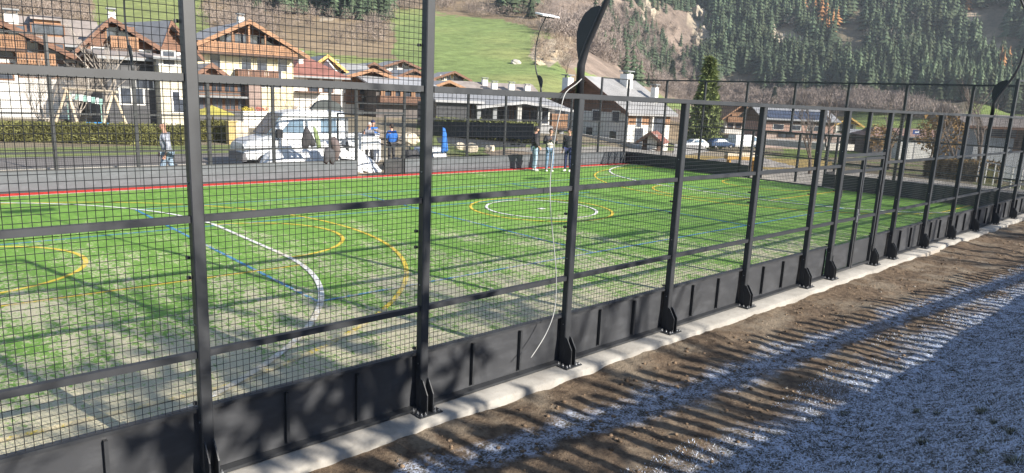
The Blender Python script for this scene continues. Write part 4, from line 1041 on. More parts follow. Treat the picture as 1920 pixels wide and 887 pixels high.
def bare_tree(name, label, base, hgt, seed, lean=0, mat=BARK, spread=.6, depth=5, group=None, cat='tree', tw=1., stems=1, z_first=.28):
    rr = random.Random(seed); r = thing(name, base, label, cat, group)
    tr = MB(); cr = MB()
    def grow(p, d, L, rad, lev):
        n = 3; pts = [p]; q = p; dd = d
        for i in range(n):
            dd = dd + V(rr.uniform(-.16, .16), rr.uniform(-.16, .16), rr.uniform(-.03, .13)); dd /= np.linalg.norm(dd); q = q+dd*L/n; pts.append(q)
        (tr if lev < 2 else cr).tube(pts, [rad, rad*.9, rad*.78, rad*.6], 7 if lev < 2 else (4 if lev < 4 else 3), caps=False)
        if lev >= depth: return
        k = rr.choice([2, 3, 3]) if lev > 0 else rr.choice([3, 4])
        for j in range(k):
            t = rr.uniform(.45, 1.) if j else 1.0; i = min(n-1, int(t*n)); s = pts[i]+(pts[i+1]-pts[i])*(t*n-i)
            a = rr.uniform(0, 6.28); e = rr.uniform(.35, 1.)*spread; nd = dd+e*V(math.cos(a), math.sin(a), rr.uniform(-.25, .5)); nd /= np.linalg.norm(nd)
            grow(s, nd, L*rr.uniform(.6, .82), max(rad*rr.uniform(.45, .62), .004*tw*hgt/5), lev+1)
    for i in range(stems):
        a = rr.uniform(0, 6.28); d = V(lean+(.35*math.cos(a) if stems > 1 else 0), .35*math.sin(a) if stems > 1 else 0, 1.); d /= np.linalg.norm(d)
        grow(V(*base)-V(0, 0, .1), d, hgt*z_first*1.15, hgt*.018*(1 if stems == 1 else .6), 0)
    tr.build('trunk', mat, r, True); cr.build('crown', mat if mat is not BARK else TWIG, r)
    return r
def gz(px, py, d): p = at(px, py, d); return p
bare_tree('bare_tree', 'bare branching tree before the brown timber house at the upper left', (*on_z(196, 236, -.09)[:2]*1., -.1), 7.0, 3, mat=PALEBARK)
bare_tree('bare_shrub', 'pale bare shrub beside the swing set', (*on_z(84, 246, -.09)[:2], -.1), 4.2, 5, stems=5, mat=PALEBARK, cat='shrub')
bare_tree('bare_shrub', 'bare shrub behind the swing beam', (*on_z(140, 238, -.09)[:2], -.1), 4.6, 8, stems=5, mat=PALEBARK, cat='shrub')
bare_tree('bare_tree', 'bare tree with reddish twigs beside the annex, left of the white van', (*at(560, 222, 44)[:2], -.3), 3.6, 11, stems=3, mat=pm('reddish_twigs', (.26, .15, .10), .95, .2, 3.))
for i, (px, d, hh, sd, lb, z0) in enumerate(((1524, 37, 5.2, 21, 'young bare tree behind the goal, left of the near gate', -.3), (1548, 52, 6.2, 22, 'slim bare tree just right of the one behind the goal', -.8), (1672, 62, 6.5, 23, 'bare tree in the field behind the near gate', -1.3),
        (1745, 66, 5.5, 24, 'small bare tree before the pinkish building', -1.5), (1842, 64, 9.0, 25, 'tall bare tree before the grey house at the right edge', -1.2), (1800, 52, 6.0, 27, 'bare tree left of the grey house with the trunk low on the bank', -.8))):
    p = at(px, 280, d); bare_tree('bare_tree', lb, (p[0], p[1], z0), hh, sd, spread=.55)
# tall spruce behind the end fence
def spruce_near(name, label, base, hgt, seed, col=(.055, .085, .035)):
    r = thing(name, base, label, 'tree'); rr = np.random.default_rng(seed)
    b = MB(); b.tube([V(*base), V(*base)+V(0, 0, hgt*.97)], [hgt*.018, .02], 7); b.build('trunk', BARK, r)
    vs = []; cs = []
    for k in range(1300):
        u = rr.random()**.8; z = .06+.94*u; R = hgt*.25*(1-u)**.85+.08; a = rr.random()*6.283; L = R*(.6+.5*rr.random())
        c, s_ = math.cos(a), math.sin(a); t = np.linspace(.15, 1, 5); tint = (.6+.8*rr.random())
        for q in t:
            ctr = V(c*L*q, s_*L*q, hgt*z-.28*L*q*q+.05*rr.standard_normal()); w = hgt*.022*(1.15-q*.6)
            for m_ in range(2):
                dr = rr.standard_normal(3)*w; ds = rr.standard_normal(3)*w*.8; vs.append(np.array([ctr-ds, ctr+ds, ctr+dr*1.6+V(c, s_, -.5)*w])+V(*base)); cs.append(np.tile(np.array(col)*tint, (3, 1)))
    v = np.vstack(vs); o = np_mesh('crown', v-V(*base), np.arange(len(v)).reshape(-1, 3), LEAF, np.vstack(cs), r); return r
p = at(1318, 258, 118); spruce_near('spruce_tree', 'tall yellowish green spruce standing alone behind the end fence', (p[0], p[1], -4.1), 14.2, 3, (.16, .19, .07))
for px, py, hp, sd, lb in ((1258, 158, 42, 4, 'dark spruce right of the big white house roof'), (1234, 152, 34, 9, 'dark spruce at the meadow edge left of another above the house roof'), (1450, 196, 30, 6, 'small dark spruce at the foot of the mountain above the barn')):
    dq = np.linspace(150, 700, 500); q = np.array([at(px, py, d) for d in dq]); e = q[:, 2]-terrain(q[:, 0], q[:, 1]); k = int(np.argmax(e < 0)); p = q[k]; spruce_near('spruce_tree', lb, tuple(p-V(0, 0, .5)), dq[k]/FPX*hp, sd, (.05, .07, .04))

# hedges of small leaves
def hedge(name, label, p0, p1, w, z0, h0, h1, col, n=5000, sz=.06, cat='hedge'):
    p0 = V(*p0[:2], 0); p1 = V(*p1[:2], 0); L = np.linalg.norm(p1-p0); ex = (p1-p0)/L; ey = V(-ex[1], ex[0], 0)
    r = thing(name, (p0[0], p0[1], z0), label, cat)
    b = MB(); b.X = (V(p0[0], p0[1], z0), ex, ey, V(0, 0, 1)); b.hexa([(.1, .08, 0), (L-.1, .08, 0), (L-.1, w-.08, 0), (.1, w-.08, 0), (.1, .1, h0-.1), (L-.1, .1, h1-.1), (L-.1, w-.1, h1-.1), (.1, w-.1, h0-.1)])
    b.build('branch_core', pm('hedge_core_'+name, tuple(x*.55 for x in col), .95, .4, 6.), r)
    s = rng.random(n)*L; k = rng.random(n); hh = h0+(h1-h0)*s/L
    y = np.where(k < .4, w*rng.random(n), np.where(k < .85, .03*rng.standard_normal(n), w+.03*rng.standard_normal(n))); z = np.where(k < .4, hh+.05*rng.standard_normal(n), hh*rng.random(n))
    c = p0+ex*s[:, None]+ey*y[:, None]+np.stack([0*z, 0*z, z+z0], -1)
    tri = c[:, None, :]+rng.standard_normal((n, 3, 3))*sz
    cl = np.array(col)*(.6+.8*rng.random((n, 1)))*(1+.8*fbm(s*1.5, z*1.5, 3)[:, None])
    v = tri.reshape(-1, 3)-V(p0[0], p0[1], z0); np_mesh('foliage', v, np.arange(3*n).reshape(-1, 3), LEAF, np.repeat(np.clip(cl, .01, 1), 3, 0), r)
    return r
hz0 = -.09
A_ = on_z(-40, 262, hz0); B_ = on_z(345, 272, hz0); d_ = np.hypot(*(A_-CAM)[:2])
hedge('hedge', 'long clipped yellow green hedge behind the swing set', A_, B_, .9, hz0, at(-40, 232, d_)[2]-hz0, at(345, 240, np.hypot(*(B_-CAM)[:2]))[2]-hz0, (.14, .14, .05), 16000, .05)
A_ = on_z(376, 264, hz0); B_ = on_z(430, 266, hz0); hedge('hedge', 'short clipped hedge with a tan end pillar left of the white van', A_, B_, .8, hz0, at(376, 230, np.hypot(*(A_-CAM)[:2]))[2]-hz0, at(430, 231, np.hypot(*(B_-CAM)[:2]))[2]-hz0, (.145, .14, .045), 5000, .05)
p = on_z(434, 268, hz0); b = MB(); b.box(p[0]-.2, p[0]+.2, p[1]-.2, p[1]+.2, -.2, 1.0); b.box(p[0]-.25, p[0]+.25, p[1]-.25, p[1]+.25, 1.002, 1.08)
tag(b.build('hedge_pillar', pm('ochre_plaster', (.42, .32, .14), .9, .1, 2.)), 'ochre pillar at the end of the short hedge', 'pillar')
A_ = at(812, 254, 52); B_ = at(1000, 262, 47)
b = MB(); b.beam((A_[0], A_[1], at(812, 241, 52)[2]), (B_[0], B_[1], at(1000, 247, 47)[2]), .08, at(812, 228, 52)[2]-at(812, 255, 52)[2])
for i in range(10):
    q = A_+(B_-A_)*i/9; b.tube([(q[0], q[1], -.6), (q[0], q[1], at(900, 231, 50)[2])], .04, 6)
tag(b.build('screen_fence', pm('black_screen_net', (.022, .027, .032), .8, .3, 1.)), 'black screen net fence below the pavilion porch', 'fence')
hedge('hedge', 'thin green hedge growing over the black screen fence', at(812, 254, 52.6), at(1000, 262, 47.6), .6, -.2, at(812, 224, 52)[2]+.2, at(1000, 235, 47)[2]+.2, (.13, .14, .05), 7000, .07)
A_ = at(1735, 300, 50); B_ = at(1840, 306, 46)
hedge('hedge', 'brown leaved beech hedge between the near fence posts on the right', A_, B_, 1.2, -.9, 1.2, 1.4, (.26, .18, .085), 7000, .07)
for i, (px, py, d, hh, lb) in enumerate(((1762, 270, 64, 3.4, 'rounded brown leaved shrub above the beech hedge'), (1650, 268, 92, 3.2, 'brown shrub before the faded red roofed farmhouse'))):
    p = at(px, py, d); r = thing('leafy_shrub', (p[0], p[1], p[2]-1), lb, 'shrub'); n = 1000
    u = rng.standard_normal((n, 3)); u /= np.linalg.norm(u, axis=1)[:, None]; u *= (.55+.45*rng.random((n, 1))); c = u*V(hh*.55, hh*.55, hh*.5)+V(0, 0, hh*.5)
    tri = c[:, None, :]+rng.standard_normal((n, 3, 3))*.10; np_mesh('crown', tri.reshape(-1, 3), np.arange(3*n).reshape(-1, 3), LEAF, np.repeat(np.array([.27, .17, .07])*(.5+.9*rng.random((n, 1))), 3, 0), r)
    b = MB(); b.tube([(p[0], p[1], p[2]-1.3), (p[0], p[1], p[2]+hh*.2)], .07, 6); b.build('trunk', BARK, r)

# big boulder in the meadow
def boulder(label, p, rx, ry, rz, seed, mat=None, name='boulder'):
    b = MB(); b.ball(p, rx, ry, rz, 14, 9, amp=.22, seed=seed); return tag(b.build(name, mat or pm('grey_rock', (.34, .32, .29), .95, .3, 1.5, bmp=.5, bs=4), None, False), label, 'boulder')
dm = np.linspace(120, 500, 400); q = np.array([at(967, 120, d) for d in dm]); e = q[:, 2]-terrain(q[:, 0], q[:, 1]); k = int(np.argmax(e < 0)); p = q[k]
sc = dm[k]/FPX; boulder('pale grey boulder lying in the middle of the green meadow', p+V(0, 0, 2*sc), 11*sc, 8*sc, 6.5*sc, 4)
dm = np.linspace(120, 500, 400); q = np.array([at(1062, 138, d) for d in dm]); e = q[:, 2]-terrain(q[:, 0], q[:, 1]); k = int(np.argmax(e < 0)); p = q[k]
bare_tree('bare_tree', 'round bare tree with a long shadow at the edge of the meadow', tuple(p), dm[k]/FPX*42, 31, stems=4, depth=4, tw=2.2)

rr = random.Random(12); spots = []
for i in range(15):
    px, py = rr.uniform(1005, 1072), rr.uniform(76, 122); q = np.array([at(px, py, d) for d in dm]); e = q[:, 2]-terrain(q[:, 0], q[:, 1]); k = int(np.argmax(e < 0)); p = q[k]; sc = dm[k]/FPX*rr.uniform(3.5, 10)
    b = MB(); b.ball(p, sc*1.2, sc, sc*.9, 9, 7, amp=.5, seed=i); tag(b.build('rock_outcrop', pm('tan_rock', (.36, .29, .205), .95, .35, .9, bmp=.8, bs=1.5)), 'tan rock breaking out of the scrubby bank at the right edge of the meadow', 'rock', 'rocks in the bank beside the meadow')
for i in range(16):
    px, py = rr.choice([(rr.uniform(1290, 1340), rr.uniform(15, 88)), (rr.uniform(1445, 1505), rr.uniform(58, 102)), (rr.uniform(1190, 1240), rr.uniform(0, 40))]); dq = np.linspace(300, 1000, 500); q = np.array([at(px, py, d) for d in dq]); e = q[:, 2]-terrain(q[:, 0], q[:, 1]); k = int(np.argmax(e < 0)); p = q[k]; sc = dq[k]/FPX*rr.uniform(6, 15)
    b = MB(); b.ball(p-V(0, 0, sc*.3), sc, sc*.9, sc*1.3, 9, 8, amp=.55, seed=i+50); tag(b.build('rock_outcrop', pm('cliff_rock', (.34, .29, .225), .95, .35, .35, bmp=.8, bs=.8)), 'pale cliff rock standing out between the trees of the mountainside', 'rock', 'cliff rocks on the mountainside')
# ------------------------------------------------------------------ people
def skin_mesh(name, verts, edges, radii, root, mats, matf=None, parent=None, sub=1, M=None):
    me = bpy.data.meshes.new(name+'_src'); me.from_pydata([tuple(v) for v in verts], edges, [])
    o = bpy.data.objects.new(name+'_src', me); COL.objects.link(o)
    sk = o.modifiers.new('s', 'SKIN'); sk.use_smooth_shade = True
    if not me.skin_vertices: me.skin_vertices.new()
    for i, r in enumerate(radii):
        sv = me.skin_vertices[0].data[i]; sv.radius = r if hasattr(r, '__len__') else (r, r); sv.use_root = (i == root)
    su = o.modifiers.new('u', 'SUBSURF'); su.levels = sub; su.render_levels = sub
    bpy.context.view_layer.update(); dg = bpy.context.evaluated_depsgraph_get()
    m2 = bpy.data.meshes.new_from_object(o.evaluated_get(dg)); m2.name = name
    bpy.data.objects.remove(o); bpy.data.meshes.remove(me)
    m2.materials.clear()
    for q in mats: m2.materials.append(q)
    if matf: m2.polygons.foreach_set('material_index', [matf(p.center) for p in m2.polygons])
    if M is not None: m2.transform(M)
    m2.polygons.foreach_set('use_smooth', [True]*len(m2.polygons))
    return link_mesh(name, m2, parent)
SKIN = pm('skin', (.50, .28, .20), .55, .1, 30.); HAIRD = pm('dark_hair', (.035, .025, .02), .7, .3, 40.); HAIRG = pm('grey_hair', (.45, .42, .39), .7, .2, 40.)
EYE = pm('dark_eye', (.03, .025, .02), .3, .1, 50.); LIP = pm('lips', (.36, .15, .12), .5, .1, 40.)
def person(label, loc, heading, h, top, legs, shoes, hair, armL, armR, stride=(0, 0), cap=None, coat=None, headyaw=0., vest=None, lean=0.):
    """local frame: +x forward, +y left; arms are (elbow, wrist) positions for a 1.78 m figure"""
    k = h/1.78; r = thing('person', loc, label, 'person')
    Mx = Matrix.Rotation(heading, 4, 'Z') @ Matrix.Scale(k, 4)
    sl, sr = stride
    J = dict(pel=(0, 0, .95), bel=(.01+lean*.3, 0, 1.08), che=(.0+lean*.7, 0, 1.27), nk0=(-.005+lean, 0, 1.44), nk=(.005+lean, 0, 1.52), jaw=(.035+lean, 0, 1.585), hd=(.025+lean, 0, 1.66), tp=(.01+lean, 0, 1.725),
             hl=(0, .09, .91), kl=(.03+sl*.5, .105, .5), al=(-.01+sl, .11, .09), tl=(.14+sl, .12, .035), hr=(0, -.09, .91), kr=(.03+sr*.5, -.105, .5), ar=(-.01+sr, -.11, .09), tr=(.14+sr, -.12, .035),
             sl=(-.01+lean, .175, 1.41), sr=(-.01+lean, -.175, 1.41), el=armL[0], wl=armL[1], er=armR[0], wr=armR[1])
    names = list(J); idx = {n_: i for i, n_ in enumerate(names)}; vs = [V(*J[n_]) for n_ in names]
    R0 = dict(pel=(.135, .10), bel=(.12, .10), che=(.135, .105), nk0=.07, nk=.052, jaw=(.062, .068), hd=(.078, .092), tp=(.055, .065), hl=.085, kl=.052, al=.038, tl=.03, hr=.085, kr=.052, ar=.038, tr=.03, sl=.055, sr=.055, el=.04, wl=.027, er=.04, wr=.027)
    rad = [R0[n_] for n_ in names]
    E_ = [('pel', 'bel'), ('bel', 'che'), ('che', 'nk0'), ('nk0', 'nk'), ('nk', 'jaw'), ('jaw', 'hd'), ('hd', 'tp'), ('pel', 'hl'), ('hl', 'kl'), ('kl', 'al'), ('al', 'tl'), ('pel', 'hr'), ('hr', 'kr'), ('kr', 'ar'), ('ar', 'tr'), ('che', 'sl'), ('sl', 'el'), ('el', 'wl'), ('che', 'sr'), ('sr', 'er'), ('er', 'wr')]
    ed = [(idx[a], idx[b]) for a, b in E_]
    for w, e, sg in (('wl', 'el', 1), ('wr', 'er', -1)):            # palm, four fingers and a thumb
        W_ = vs[idx[w]]; d = W_-vs[idx[e]]; d /= np.linalg.norm(d); side = np.cross(d, V(0, 1, 0)); side /= np.linalg.norm(side)+1e-6; nrm = np.cross(side, d)
        pi_ = len(vs); vs.append(W_+d*.075); rad.append((.036, .02)); ed.append((idx[w], pi_))
        for q, L in ((-1.5, .062), (-.5, .075), (.5, .072), (1.5, .058)):
            a = len(vs); vs.append(W_+d*.105+side*q*.019); rad.append(.0095); ed.append((pi_, a)); vs.append(W_+d*(.105+L*.6)+side*q*.021+nrm*.012*sg); rad.append(.009); ed.append((a, a+1)); vs.append(W_+d*(.105+L*.9)+side*q*.021+nrm*.035*sg); rad.append(.0075); ed.append((a+1, a+2))
        a = len(vs); vs.append(W_+d*.055+side*.042); rad.append(.011); ed.append((pi_, a)); vs.append(W_+d*.10+side*.055+nrm*.015*sg); rad.append(.009); ed.append((a, a+1))
    skin_mesh('body', vs, ed, rad, 0, [SKIN], None, r, 1, Mx)
    # face, ears, hair
    hz = Matrix.Translation(V(.03+lean, 0, 1.63)) @ Matrix.Rotation(headyaw, 4, 'Z')
    def place(mb, nm, mat, smooth=True):
        o = mb.build(nm, mat, None, smooth); o.data.transform(Mx @ hz); o.parent = r; ORG[o.name] = ORG[r.name]; return o
    b = MB(); b.ball((.088, 0, .005), .022, .017, .026, 8, 6); b.ball((.02, .085, .0), .018, .012, .03, 8, 6); b.ball((.02, -.085, .0), .018, .012, .03, 8, 6); b.ball((.04, 0, .0), .058, .068, .085, 12, 8); place(b, 'face', SKIN)
    b = MB(); b.ball((.088, .03, .026), .010, .013, .008, 8, 5); b.ball((.088, -.03, .026), .010, .013, .008, 8, 5); place(b, 'eyes', EYE)
    b = MB(); b.ball((.088, 0, -.040), .010, .024, .006, 8, 5); place(b, 'mouth', LIP)
    if hair:
        b = MB(); b.ball((-.012, 0, .055), .098, .083, .085, 14, 8, amp=.06, seed=3); b.ball((-.045, 0, .0), .062, .078, .075, 12, 8, amp=.06, seed=4); place(b, 'hair', hair)
    if cap:
        b = MB(); b.ball((.0, 0, .07), .107, .092, .075, 14, 8); b.ball((.09, 0, .055), .075, .06, .012, 12, 6); place(b, 'cap', cap)
    # clothes follow the same joints, a little wider
    def cl(nm, js, es, rr, mat):
        ii = {n_: i for i, n_ in enumerate(js)}; return skin_mesh(nm, [V(*J[n_]) if n_ in J else V(*X_[n_]) for n_ in js], [(ii[a], ii[b]) for a, b in es], [rr[n_] for n_ in js], 0, [mat], None, r, 1, Mx)
    X_ = {}
    wl = V(*J['wl'])*.93+V(*J['el'])*.07; wr = V(*J['wr'])*.93+V(*J['er'])*.07; X_['wl2'] = wl; X_['wr2'] = wr
    lowz = .90 if not coat else coat
    X_['hem'] = (.0, 0, lowz)
    js = ['hem', 'bel', 'che', 'nk0', 'sl', 'el', 'wl2', 'sr', 'er', 'wr2']
    fat = 1.12 if not coat else 1.30
    rr = dict(hem=(.175*fat, .135*fat), bel=(.165*fat, .13*fat), che=(.175*fat, .135*fat), nk0=(.085, .085), sl=.074*fat, el=.058*fat, wl2=.045*fat, sr=.078*fat, er=.058*fat, wr2=.045*fat)
    cl('jacket', js, [('hem', 'bel'), ('bel', 'che'), ('che', 'nk0'), ('che', 'sl'), ('sl', 'el'), ('el', 'wl2'), ('che', 'sr'), ('sr', 'er'), ('er', 'wr2')], rr, top)
    if vest:
        js = ['hem', 'bel', 'che', 'nk0', 'sl', 'sr']; rr2 = dict(hem=(.19, .15), bel=(.185, .148), che=(.192, .15), nk0=(.092, .092), sl=.086, sr=.086)
        cl('vest', js, [('hem', 'bel'), ('bel', 'che'), ('che', 'nk0'), ('che', 'sl'), ('che', 'sr')], rr2, vest)
    X_['pw'] = (0, 0, .97)
    js = ['pel', 'hl', 'kl', 'al', 'hr', 'kr', 'ar']; rr = dict(pel=(.15, .118), hl=.102, kl=.072, al=.062, hr=.102, kr=.072, ar=.062)
    cl('trousers', js, [('pel', 'hl'), ('hl', 'kl'), ('kl', 'al'), ('pel', 'hr'), ('hr', 'kr'), ('kr', 'ar')], rr, legs)
    for a, t in (('al', 'tl'), ('ar', 'tr')):
        A_, T_ = V(*J[a]), V(*J[t]); skin_mesh('shoe', [A_+V(-.03, 0, -.035), A_+V(.05, 0, -.04), T_+V(.04, 0, .005)], [(0, 1), (1, 2)], [(.05, .05), (.052, .05), (.042, .035)], 0, [shoes], None, r, 1, Mx)
    return r
def facing(px): d = horiz(px, 250); return math.atan2(d[1], d[0])          # direction away from the viewer
def cloth(name, c, var=.25): return pm(name, c, .85, var, 9., bmp=.4, bs=14)
JEAN = cloth('blue_denim', (.13, .20, .30)); JEAN2 = cloth('light_denim', (.27, .36, .46)); BLK = cloth('black_quilted_cloth', (.035, .033, .038)); CREAMV = cloth('cream_vest_cloth', (.62, .56, .48), .3)
DGREY = cloth('dark_grey_cloth', (.055, .055, .062)); GREYS = cloth('grey_sweat_cloth', (.36, .38, .45)); GREYH = cloth('grey_hoodie_cloth', (.15, .155, .18)); BLUEJ = cloth('blue_jacket_cloth', (.03, .13, .42)); NAVY = cloth('navy_cloth', (.035, .045, .12))
WORKT = cloth('dark_work_trousers', (.05, .05, .055)); WSHOE = pm('white_shoes', (.7, .7, .68), .6, .1, 20.); DSHOE = pm('dark_shoes', (.04, .035, .03), .5, .2, 20.); TANS = pm('tan_boots', (.35, .22, .12), .6, .2, 20.)
hang = lambda s: ((-.04, s*.235, 1.14), (.05, s*.235, .90))
pk = lambda s: ((-.06, s*.27, 1.15), (.10, s*.19, .98))
p = on_z(1001, 321, 0); person('man in a long black coat and black cap looking right at the far board', (p[0], p[1], .005), facing(1001)-PI/2+.25, 1.86, BLK, JEAN2, WSHOE, HAIRD, pk(1), pk(-1), cap=BLK, coat=.78)
p = on_z(1029, 322, 0); person('man in a cream vest raising both hands, between two other men on the turf', (p[0], p[1], .005), facing(1029)+PI+.2, 1.80, DGREY, JEAN, WSHOE, HAIRD, ((.08, .26, 1.13), (.25, .20, 1.32)), ((.05, -.27, 1.15), (.24, -.10, 1.30)), vest=CREAMV, stride=(.02, -.02))
p = on_z(1064, 322, 0); person('man in dark grey jacket and navy trousers, right of the cream vest', (p[0], p[1], .005), facing(1064)+PI-.35, 1.82, DGREY, NAVY, WSHOE, HAIRD, hang(1), hang(-1))
p = at(312, 250, 23.3); person('bald man in a grey sweatshirt and light jeans walking left on the gravel', (p[0], p[1], -.095), facing(312)+PI/2-.25, 1.93, GREYS, JEAN2, WSHOE, None, ((-.10, .22, 1.15), (-.02, .24, .92)), ((.06, -.24, 1.14), (.20, -.22, .94)), stride=(.22, -.2), lean=.05)
p = on_z(692, 309, -.095); person('man in a grey hoodie with dark trousers standing at the open far gate', (p[0], p[1], -.095), facing(692)+PI+.5, 1.80, GREYH, WORKT, TANS, HAIRG, hang(1), pk(-1), stride=(.06, -.06))
p = on_z(699, 303, -.095); person('person with a blue cap and jacket, mostly hidden behind the man in the grey hoodie', (p[0], p[1], -.095), facing(699)+PI, 1.84, BLUEJ, WORKT, DSHOE, HAIRD, hang(1), hang(-1), cap=NAVY)
p = on_z(734, 309, -.095); person('man in a bright blue jacket seen from behind at the far gate', (p[0], p[1], -.095), facing(734)+.55, 1.76, BLUEJ, WORKT, DSHOE, HAIRD, ((.02, .27, 1.14), (.20, .12, 1.12)), ((.0, -.26, 1.14), (.10, -.20, .98)), headyaw=.5)

# ------------------------------------------------------------------ vehicles
TYRE = pm('tyre_rubber', (.025, .025, .027), .85, .2, 20.); RIM = pm('wheel_rim', (.35, .35, .36), .4, .15, 20., .7)
CARGL = glass('vehicle_glass', (.07, .105, .14)); HEADL = pm('headlight_lens', (.6, .62, .65), .15, .1, 20.)
def wheel(r, F, s, t, rad, wd):
    b = MB(); n = 20; prof = [(rad*.62, -wd/2), (rad*.93, -wd/2), (rad, -wd*.32), (rad, wd*.32), (rad*.93, wd/2), (rad*.62, wd/2)]
    b.X = F; rings = [[b.pt((s+q*math.cos(2*PI*k/n), t+y, rad+q*math.sin(2*PI*k/n))) for k in range(n)] for q, y in prof]
    for i in range(len(rings)-1):
        for k in range(n): b.f.append([rings[i][k], rings[i][(k+1) % n], rings[i+1][(k+1) % n], rings[i+1][k]]); b.m.append(0)
    w = b.build('wheel', TYRE, r, True)
    b = MB(); b.X = F; 
    for y in (-wd*.36, wd*.36): b.f.append([b.pt((s+rad*.63*math.cos(2*PI*k/n), t+y, rad+rad*.63*math.sin(2*PI*k/n))) for k in range(n)]); b.m.append(0)
    b.build('rim', RIM, w)
def frame(x, y, z, ang): return (V(x, y, z), V(math.cos(ang), math.sin(ang), 0), V(-math.sin(ang), math.cos(ang), 0), V(0, 0, 1))
def body_loft(F, rows, name, mat, r):
    """rows = list of (s, half width at sill, half width at top, z low, z belt, z top) stations from rear to front"""
    b = MB(); b.X = F; R = []
    for s, w0, w1, z0, zb, z1 in rows:
        R.append([b.pt(q) for q in ((s, -w0*.96, z0), (s, -w0, z0+.12), (s, -w0, zb), (s, -w1, z1-.05), (s, -w1*.86, z1), (s, w1*.86, z1), (s, w1, z1-.05), (s, w0, zb), (s, w0, z0+.12), (s, w0*.96, z0))])
    n = 10
    for i in range(len(R)-1):
        for k in range(n): b.f.append([R[i][k], R[i+1][k], R[i+1][(k+1) % n], R[i][(k+1) % n]]); b.m.append(0)
    b.f.append(R[0][::-1]); b.m.append(0); b.f.append(R[-1]); b.m.append(0)
    o = b.build(name, mat, r, False); md = o.modifiers.new('bevel', 'BEVEL'); md.width = .04; md.segments = 2; md.limit_method = 'ANGLE'; md.angle_limit = .4
    return o
def quad_panel(F, pts, name, mat, r, off):
    b = MB(); b.X = F; o = V(*off); b.hexa([V(*q) for q in pts]+[V(*q)+o for q in pts]); return b.build(name, mat, r)
CARW = pm('white_car_paint', (.74, .75, .76), .3, .05, 1.5, spec=.6)
# crew cab tipper truck: local s = forward (towards -x world), t = left, z up
F = frame(9.45, 20.0, -.1, PI-.10)
r = thing('work_truck', F[0], 'white crew cab work truck parked behind the far board with jackets before it', 'truck')
bo = body_loft(F, [(-.55, .95, .86, .55, 1.25, 2.22), (1.05, .97, .86, .45, 1.25, 2.26), (1.75, .97, .80, .45, 1.25, 2.16), (2.32, .97, .80, .45, 1.22, 1.32), (3.05, .90, .78, .45, .95, 1.14), (3.2, .84, .7, .5, .85, 1.0)], 'body', CARW, r)
quad_panel(F, [(1.80, -.74, 2.08), (1.80, .74, 2.08), (2.36, .82, 1.36), (2.36, -.82, 1.36)], 'windscreen', CARGL, r, (.02, 0, .03))
for sg in (-1, 1):
    for pl in ([(1.06, 1.46), (1.08, 1.96), (1.48, 1.94), (1.92, 1.47)], [(-.22, 1.46), (-.2, 1.96), (.40, 1.98), (.40, 1.46)]):
        w_at = lambda z: .965-(z-1.25)*.105
        quad_panel(F, [(s, sg*(w_at(z)-.015), z) for s, z in pl], 'side_window', CARGL, r, (0, sg*.03, .0))
    b = MB(); b.X = F; b.box(1.93, 2.13, min(sg*1.0, sg*1.2), max(sg*1.0, sg*1.2), 1.28, 1.58); b.build('mirror', TYRE, r)
    b = MB(); b.X = F; b.box(3.05, 3.2, min(sg*.55, sg*.82), max(sg*.55, sg*.82), .78, .96); b.build('headlight', HEADL, r)
    for s in (2.45, -1.25): wheel(r, F, s, sg*.86, .35, .24)
    for s0, s1 in ((.75, .765), (-.42, -.405), (2.02, 2.035)):
        b = MB(); b.X = F; b.box(s0, s1, min(sg*.972, sg*.985), max(sg*.972, sg*.985), .6, 1.28); b.build('door_gap', TYRE, r)
b = MB(); b.X = F; b.box(3.12, 3.28, -.86, .86, .42, .72); b.build('bumper', pm('grey_bumper', (.12, .12, .13), .6, .1, 5.), r)
b = MB(); b.X = F; b.box(-1.95, -.65, -1.0, 1.0, .82, .92)
for y in (-1.0, .96): b.box(-1.95, -.65, y, y+.04, .921, 1.32)
b.box(-1.95, -1.91, -.955, .955, .921, 1.32); b.build('truck_bed', pm('pale_grey_bed', (.5, .51, .52), .5, .1, 2.), r)
b = MB(); b.X = F; b.box(-1.9, 3.0, -.4, .4, .38, .5); b.build('chassis', TYRE, r)
b = MB(); b.X = F; b.box(-.66, -.60, -.9, .9, .93, 2.05)
for y in (-.8, 0, .8): b.box(-.72, -.661, y-.04, y+.04, .93, 2.0)
b.build('headboard', STEELG, r)
